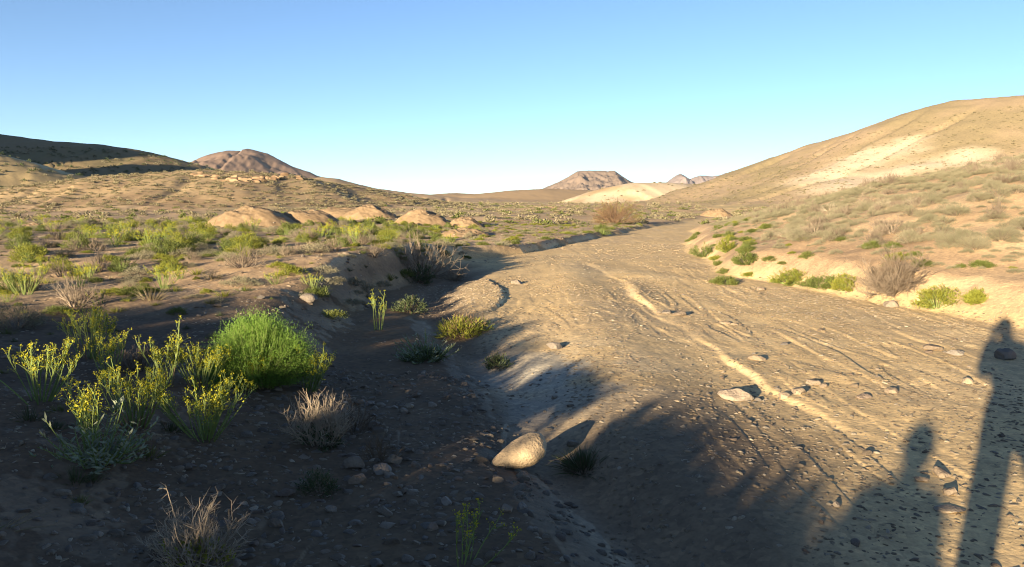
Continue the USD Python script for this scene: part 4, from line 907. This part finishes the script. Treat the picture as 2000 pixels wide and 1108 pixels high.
gr = np.vstack([sample_area(230, 840, 3.6, 8, lambda P, m, c: (m['wash'] > .6) & (P[:, 0] > .5) & patchy(P, 41, -.25)), sample_area(95, 841, 8, 16, lambda P, m, c: (m['wash'] > .5) & (m['D'] < .6) & (P[:, 0] > -.6) & patchy(P, 42, -.3)), sample_area(14, 842, 16, 28, lambda P, m, c: (m['wash'] > .5) & patchy(P, 43, -.2))])
gs_ = .006 + .0011 * np.hypot(gr[:, 0], gr[:, 1])
scatter('grit', 'tan grit and pebbles bedded in the sunlit wash', 'grit', [(*pebble(990 + k, 1, .6), M['grit'], False) for k in range(5)], np.random.default_rng(8).integers(0, 5, len(gr)), gr - [0, 0, .001], np.random.default_rng(9).uniform(0, 6.28, len(gr)), (gs_ * np.random.default_rng(10).uniform(.6, 1.9, len(gr)))[:, None] * [1, .85, .7])
mass(g3, GP, 'gravel', 'loose gravel of the upper wash', 'gravel', .012, .05, 31, (.6, 1.0), .25, .25, 2.0)
mass(np.vstack(CLODS), GP, 'clods', 'clods and stones strewn over the dirt mounds', 'clods', .02, .09, 34, (.6, 1.0), .2, .3, 2.0)
def strew_stones(P, lab, group, smin, smax, seed):
    g = np.random.default_rng(seed)
    for p in P:
        s = smin + (smax - smin) * g.random() ** 2.2
        copy(STONE_KEYS[g.integers(7)], 'stone', lab, 'stone', (p[0], p[1], p[2] + .1 * s), g.uniform(0, 360), (s * g.uniform(.9, 1.25), s, s * g.uniform(.7, 1.05)), group, (g.normal(0, 10), g.normal(0, 10)))
        STREWN.append((stage.GetPrimAtPath('/World/stone_%03d' % used['stone']), p, 'loose stone'))
strew_stones(sample_area(9, 830, 3.1, 7.2, lambda P, m, c: (P[:, 0] > -2.6) & (P[:, 0] < .5))[:95], 'loose stone on the shaded gravel slope left of the boulder', 'stones on the shaded gravel slope', .018, .06, 40)
strew_stones(sample_area(3, 831, 3.4, 8, lambda P, m, c: (P[:, 0] < -1.4))[:45], 'loose stone on the shaded soil among the flowering plants', 'stones on the shaded soil', .015, .045, 41)
strew_stones(sample_area(2.4, 832, 3.4, 12, lambda P, m, c: (m['wash'] > .6) & (P[:, 0] > 1.2))[:90], 'loose stone lying on the sunlit floor of the wash', 'stones on the wash floor', .015, .05, 42)
strew_stones(sample_area(5, 833, 9, 14, lambda P, m, c: (P[:, 0] > -4.2) & (P[:, 0] < -2.0))[:60], 'sunlit stone on the crest of the stony slope above the bank', 'stones on the crest of the bank', .02, .07, 43)

name_strewn()

# ------------------------------------------------------------------ behind the viewpoint: unseen thicket shaped for its shade, and two shadow-casting people
EDGE = [(-100, 600), (0, 605), (200, 600), (300, 603), (400, 605), (500, 612), (600, 640), (690, 620), (800, 590), (930, 600), (960, 640), (1000, 660), (1130, 640), (1080, 690), (1200, 720), (1240, 790), (1350, 795), (1400, 860), (1480, 850), (1600, 930), (1660, 1080)]
TA, TB = np.array([-2.9, -3.9]), np.array([-26, -10.])
prof = []
for e in EDGE:
    G = at(*e)
    s, t_ = np.linalg.solve(np.array([SD, TB - TA]).T, G[:2] - TA)
    prof.append((t_, G[2] + s * math.tan(SUN_EL)))
prof = np.array(sorted(prof))

def lit_by(p):
    """where points of the thicket lie as their shadow falls: across the light, and height at the distance of each sunlit plant"""
    return p[:, 0] * SC[0] + p[:, 1] * SC[1], p[:, 0] * SD[0] + p[:, 1] * SD[1]
GAPS = []  # openings cut in the leaves so sun reaches chosen plants and stones
def gap(px, py, w, z0, z1, keep=.06):
    p = at(px, py); k = metres(p, 1.0)
    GAPS.append((p[0] * SC[0] + p[1] * SC[1], p[0] * SD[0] + p[1] * SD[1], p[2] + z0 * k, p[2] + z1 * k, w * k * .5 * .9, keep))
for (px, py, top, n, sp, red, hd, lean, lab) in SP:
    gap(px, py, 66 if n < 25 else 100, .28 * (py - top), 1.08 * (py - top))
gap(402, 856, 170, 40, 118); gap(505, 742, 250, 20, 165, .02); gap(268, 720, 80, 20, 56); gap(625, 868, 110, 36, 120); gap(385, 1098, 200, 20, 190); gap(190, 900, 150, 26, 66, .3); gap(905, 1104, 80, 20, 100, .2)
gap(1012, 922, 190, -6, 110, .02); gap(905, 657, 84, 12, 44, .2); gap(80, 852, 20, 2, 20); gap(14, 868, 50, 0, 16); gap(70, 790, 40, 0, 10); gap(140, 600, 110, 30, 70); gap(720, 792, 40, 2, 14); gap(790, 805, 30, 0, 12); gap(22, 690, 34, 4, 18)
def shrub_for_shade(i, t0, half, dense):
    g = np.random.default_rng(1100 + i)
    along_, across = unit(TB - TA), np.array([-(TB - TA)[1], (TB - TA)[0]]) / np.linalg.norm(TB - TA)
    q = TA + (TB - TA) * t0
    ln = np.linalg.norm(TB - TA)
    z0 = zland(*q)
    n = int(dense * half * 2)
    u, w_ = g.uniform(-half, half, n), g.normal(0, .3, n)
    xy = q + u[:, None] * along_ + w_[:, None] * across
    t_ = np.clip(t0 + u / ln, 0, 1)
    # shadow-casting tops: rays rise towards the sun, so the top is lower for leaves nearer the picture
    top = np.interp(t_, prof[:, 0], prof[:, 1]) - z0
    top = top * (1.0 - .24 * np.abs(vn((t_ * ln) * 2.1, 0 * u, 40)) - .10 * np.abs(vn(u * 7.5 + i * 3, 0 * u, 41))) * (1.02 - .05 * sstep(.3, .05, t_))
    zz = top * g.random(n) ** .8
    p = np.stack([xy[:, 0] - q[0], xy[:, 1] - q[1], zz], 1)
    c, d = lit_by(p + [q[0], q[1], 0])
    keep = np.ones(n, bool)
    for gc, gd, a, b, hw, kp in GAPS:
        h = zz + z0 - (gd - d) * math.tan(SUN_EL)
        e = ((c - gc) / hw) ** 2 + ((h - (a + b) / 2) / ((b - a) / 2 + .02)) ** 2
        keep &= (e > 1) | (g.random(n) < kp)
    p = p[keep]
    fo = leaves(p, g.normal(size=p.shape) + [0, 0, .5], g.uniform(.09, .16, len(p)), .07, g)
    m_ = 9
    P = np.stack([g.uniform(-half, half, m_), g.normal(0, .15, m_), 0 * g.random(m_)], 1)
    P = np.stack([P[:, 0] * along_[0] + P[:, 1] * across[0], P[:, 0] * along_[1] + P[:, 1] * across[1], P[:, 2] - .05], 1)
    tp = np.interp(t0, prof[:, 0], prof[:, 1]) - z0
    C = curve(P, unit(g.normal(0, .12, (m_, 3)) + [0, 0, 1]), tp * g.uniform(.7, .95, m_), g.normal(0, .1, (m_, 3)) * [1, 1, 0], 6)
    st = tubes(C, np.array([.022, .018, .015, .012, .008, .004]))
    t = thing('thicket_shrub', f'{ORD[i]} unseen leafy shrub shaped for its shadow, counted from the hooded person outwards', 'shrub', (q[0], q[1], z0), 0, (1, 1, 1), 'unseen thicket shaped to cast the foreground shade')
    tag(put(str(t.GetPath()) + '/foliage', *fo, M['dark'], False).GetPrim(), kind='stuff')
    put(str(t.GetPath()) + '/stems', *st, M['brown'], False)
for i, t_ in enumerate(np.linspace(.03, 1.0, 30)):
    shrub_for_shade(i, t_, .46, 6800)
import manifold3d as m3
def body(joints, bones):
    """one continuous skin over a skeleton: joints {name: (x, y, z, radius)}"""
    def ball(j):
        x, y, z, r = joints[j]
        return m3.Manifold.sphere(r, 20).translate((x, y, z))
    out = m3.Manifold()
    for a, b in bones:
        out = out + m3.Manifold.batch_hull([ball(a), ball(b)])
    out = out.refine_to_length(.03)
    me = out.to_mesh()
    t = trimesh.Trimesh(me.vert_properties[:, :3], me.tri_verts, process=True)
    trimesh.smoothing.filter_taubin(t, iterations=8)
    return np.array(t.vertices), np.array(t.faces)
cloth = lambda n, c: usdkit.material(stage, '/World/Looks/' + n, {'g': ('geometry', {}), 'n': ('noise_texture', {'scale': 60.0}), 'r': ('rgb_ramp', {'ramp': [(.3, tuple(.8 * x for x in c)), (.7, c)]}), 'p': ('principled_bsdf', lambert())}, [('g.position', 'n.vector'), ('n.fac', 'r.fac'), ('r.color', 'p.base_color')], surface='p.BSDF')
SKIN, JACKET, TROUSERS, CAP, COAT = cloth('skin', (.42, .26, .18)), cloth('blue_jacket', (.06, .09, .16)), cloth('khaki_trousers', (.22, .18, .12)), cloth('grey_cap', (.15, .15, .15)), cloth('dark_coat', (.03, .03, .035))
def figure(loc, yaw, scale, label, photo):
    J = dict(head=(0, .0, 1.63, .098), chin=(0, .035, 1.555, .07), neck=(0, -.01, 1.47, .062), chest=(0, -.01, 1.30, .15), chl=(-.09, -.01, 1.34, .11), chr=(.09, -.01, 1.34, .11), waist=(0, 0, 1.08, .14), hipl=(-.10, 0, .97, .115), hipr=(.10, 0, .97, .115),
             kl=(-.27, .02, .50, .062), kr=(.27, .02, .50, .062), al=(-.44, -.01, .09, .045), ar=(.44, -.01, .09, .045), tl=(-.47, .15, .035, .038), tr=(.47, .15, .035, .038), sl=(-.19, 0, 1.40, .075), sr=(.19, 0, 1.40, .075))
    if photo:
        J |= dict(el=(-.20, .15, 1.24, .055), er=(.20, .15, 1.24, .055), wl=(-.11, .15, 1.50, .034), wr=(.11, .15, 1.50, .034))
    else:
        J |= dict(el=(-.24, .0, 1.12, .052), er=(.26, .02, 1.12, .052), wl=(-.22, .06, .88, .034), wr=(.20, .16, .98, .034), kl=(-.11, .02, .48, .08), kr=(.11, .02, .48, .08), al=(-.12, -.01, .09, .05), ar=(.12, -.01, .09, .05), tl=(-.13, .15, .035, .038), tr=(.13, .15, .035, .038))
    bones = [('head', 'chin'), ('chin', 'neck'), ('head', 'neck'), ('neck', 'chest'), ('chl', 'chr'), ('chest', 'waist'), ('chl', 'waist'), ('chr', 'waist'), ('waist', 'hipl'), ('waist', 'hipr'), ('hipl', 'hipr'), ('hipl', 'kl'), ('hipr', 'kr'), ('kl', 'al'), ('kr', 'ar'), ('al', 'tl'), ('ar', 'tr'),
             ('neck', 'sl'), ('neck', 'sr'), ('sl', 'el'), ('sr', 'er'), ('el', 'wl'), ('er', 'wr'), ('sl', 'chest'), ('sr', 'chest')]
    for s, w in ((-1, 'wl'), (1, 'wr')):                              # hands: a palm and five fingers
        x, y, z, _ = J[w]
        d = np.array([-s * .3, .35, .6]) if photo else np.array([0, .25, -1.0])
        d = d / np.linalg.norm(d)
        side = np.array([-d[2] * s, 0, d[0] * s]); side = side / np.linalg.norm(side)
        fw = np.cross(side, d)
        pm = np.array([x, y, z]) + d * .07
        J[w + 'p'] = (*pm, .032); bones.append((w, w + 'p'))
        for f in range(4):
            b = pm + d * .025 + side * (f - 1.5) * .019
            e1 = b + d * (.045, .05, .047, .038)[f] * .8 + fw * .008
            e2 = e1 + d * .02 + fw * .022
            J |= {f'{w}{f}a': (*b, .0095), f'{w}{f}b': (*e1, .0088), f'{w}{f}c': (*e2, .0078)}
            bones += [(w + 'p', f'{w}{f}a'), (f'{w}{f}a', f'{w}{f}b'), (f'{w}{f}b', f'{w}{f}c')]
        th = pm - d * .02 - side * .03
        J |= {w + 'ta': (*th, .011), w + 'tb': (*(th - side * .03 + d * .03 + fw * .01), .0095)}
        bones += [(w + 'p', w + 'ta'), (w + 'ta', w + 'tb')]
    v, f = body(J, bones)
    t = thing('person', label, 'person', (*loc, zland(*loc)), yaw, scale)
    path = str(t.GetPath())
    c = v[f].mean(1)
    dist = np.linalg.norm(c[:, [0, 2]] - [0, 1.2], axis=1)
    put(path + '/body', v, f, SKIN, True)
    # clothes: the skin's own surface a little proud of it
    n = usdkit.meshkit.arrays((v, f), True)[2]
    def garment(name, keep, off, mat):
        k = f[keep]
        ids, inv = np.unique(k, return_inverse=True)
        put(path + '/' + name, v[ids] + n[ids] * off, inv.reshape(-1, 3), mat, True)
    hands = np.zeros(len(c), bool)
    for w in ('wl', 'wr'):
        hands |= np.linalg.norm(c - np.array(J[w + 'p'][:3]), axis=1) < .10
    garment('jacket', (c[:, 2] > .90) & (c[:, 2] < 1.46) & ~hands | ((np.abs(c[:, 0]) > .13) & (c[:, 2] > .9) & (c[:, 2] < 1.5) & ~hands), .018, JACKET if photo else COAT)
    garment('trousers', (c[:, 2] < .92) & (c[:, 2] > .11) & ~hands, .013, TROUSERS if photo else COAT)
    garment('shoes', c[:, 2] <= .12, .012, CAP)
    hx = trimesh.creation.icosphere(3, 1.0)
    hv = np.array(hx.vertices) * [.112, .125, .115] + [0, -.012, 1.66]
    hf = np.array(hx.faces); hc = hv[hf].mean(1)
    if photo:
        kf = hf[hc[:, 2] > 1.66]
        brim = trimesh.creation.cylinder(.09, .012, sections=24)
        bv = np.array(brim.vertices) * [1, .9, 1] + [0, .12, 1.672]
        put(path + '/cap', *join((hv, kf), (bv, np.array(brim.faces))), CAP, False)
    else:
        put(path + '/hood', hv * [1.2, 1.15, 1.25] - [0, .012, .42], hf[hc[:, 1] < .055], COAT, True)
    for nm, (sx) in (('eye', -.034), ('eye_001', .034)):
        e = trimesh.creation.icosphere(2, .013); put(path + '/' + nm, np.array(e.vertices) + [sx, .088, 1.615], np.array(e.faces), COAT, True)
    ns = trimesh.creation.cone(.017, .04, sections=12); put(path + '/nose', np.array(ns.vertices) * [1, 1.4, 1] + [0, .098, 1.565], np.array(ns.faces), SKIN, True)
    return t
figure((0.02, -.34), -14, (.84, .9, 1.09), 'person in a blue jacket and cap, legs apart, raising a camera', True)
figure((-2.66, -3.72), -31, (.74, .85, .76), 'hooded person in a long dark coat standing beside the thicket', False)
t = thing('compact_camera', 'small black compact camera held up before the face', 'camera', (0, -.15, 1.57 + zland(0, -.34)))
b = trimesh.creation.box((.105, .03, .062)); b.apply_translation((0, 0, 0))
put(str(t.GetPath()) + '/camera_body', np.array(b.vertices), np.array(b.faces), COAT, False)
l = trimesh.creation.cylinder(.022, .02, sections=24); l.apply_transform(trimesh.transformations.rotation_matrix(np.pi / 2, [1, 0, 0])); l.apply_translation((.012, .025, -.002))
put(str(t.GetPath()) + '/lens', np.array(l.vertices), np.array(l.faces), CAP, False)

# ------------------------------------------------------------------ the air
AIR = usdkit.material(stage, '/World/Looks/thin_haze', {'v': ('principled_volume', {'color': (.80, .88, 1.0), 'density': HAZE, 'anisotropy': 0.2})}, [], volume='v.volume')
bx = trimesh.creation.box((17000, 17000, 460)); bx.apply_translation((0, 0, 220))
tag(put('/World/haze', np.array(bx.vertices), np.array(bx.faces), AIR).GetPrim(), 'thin pale haze filling the valley air', 'haze', None, 'stuff')
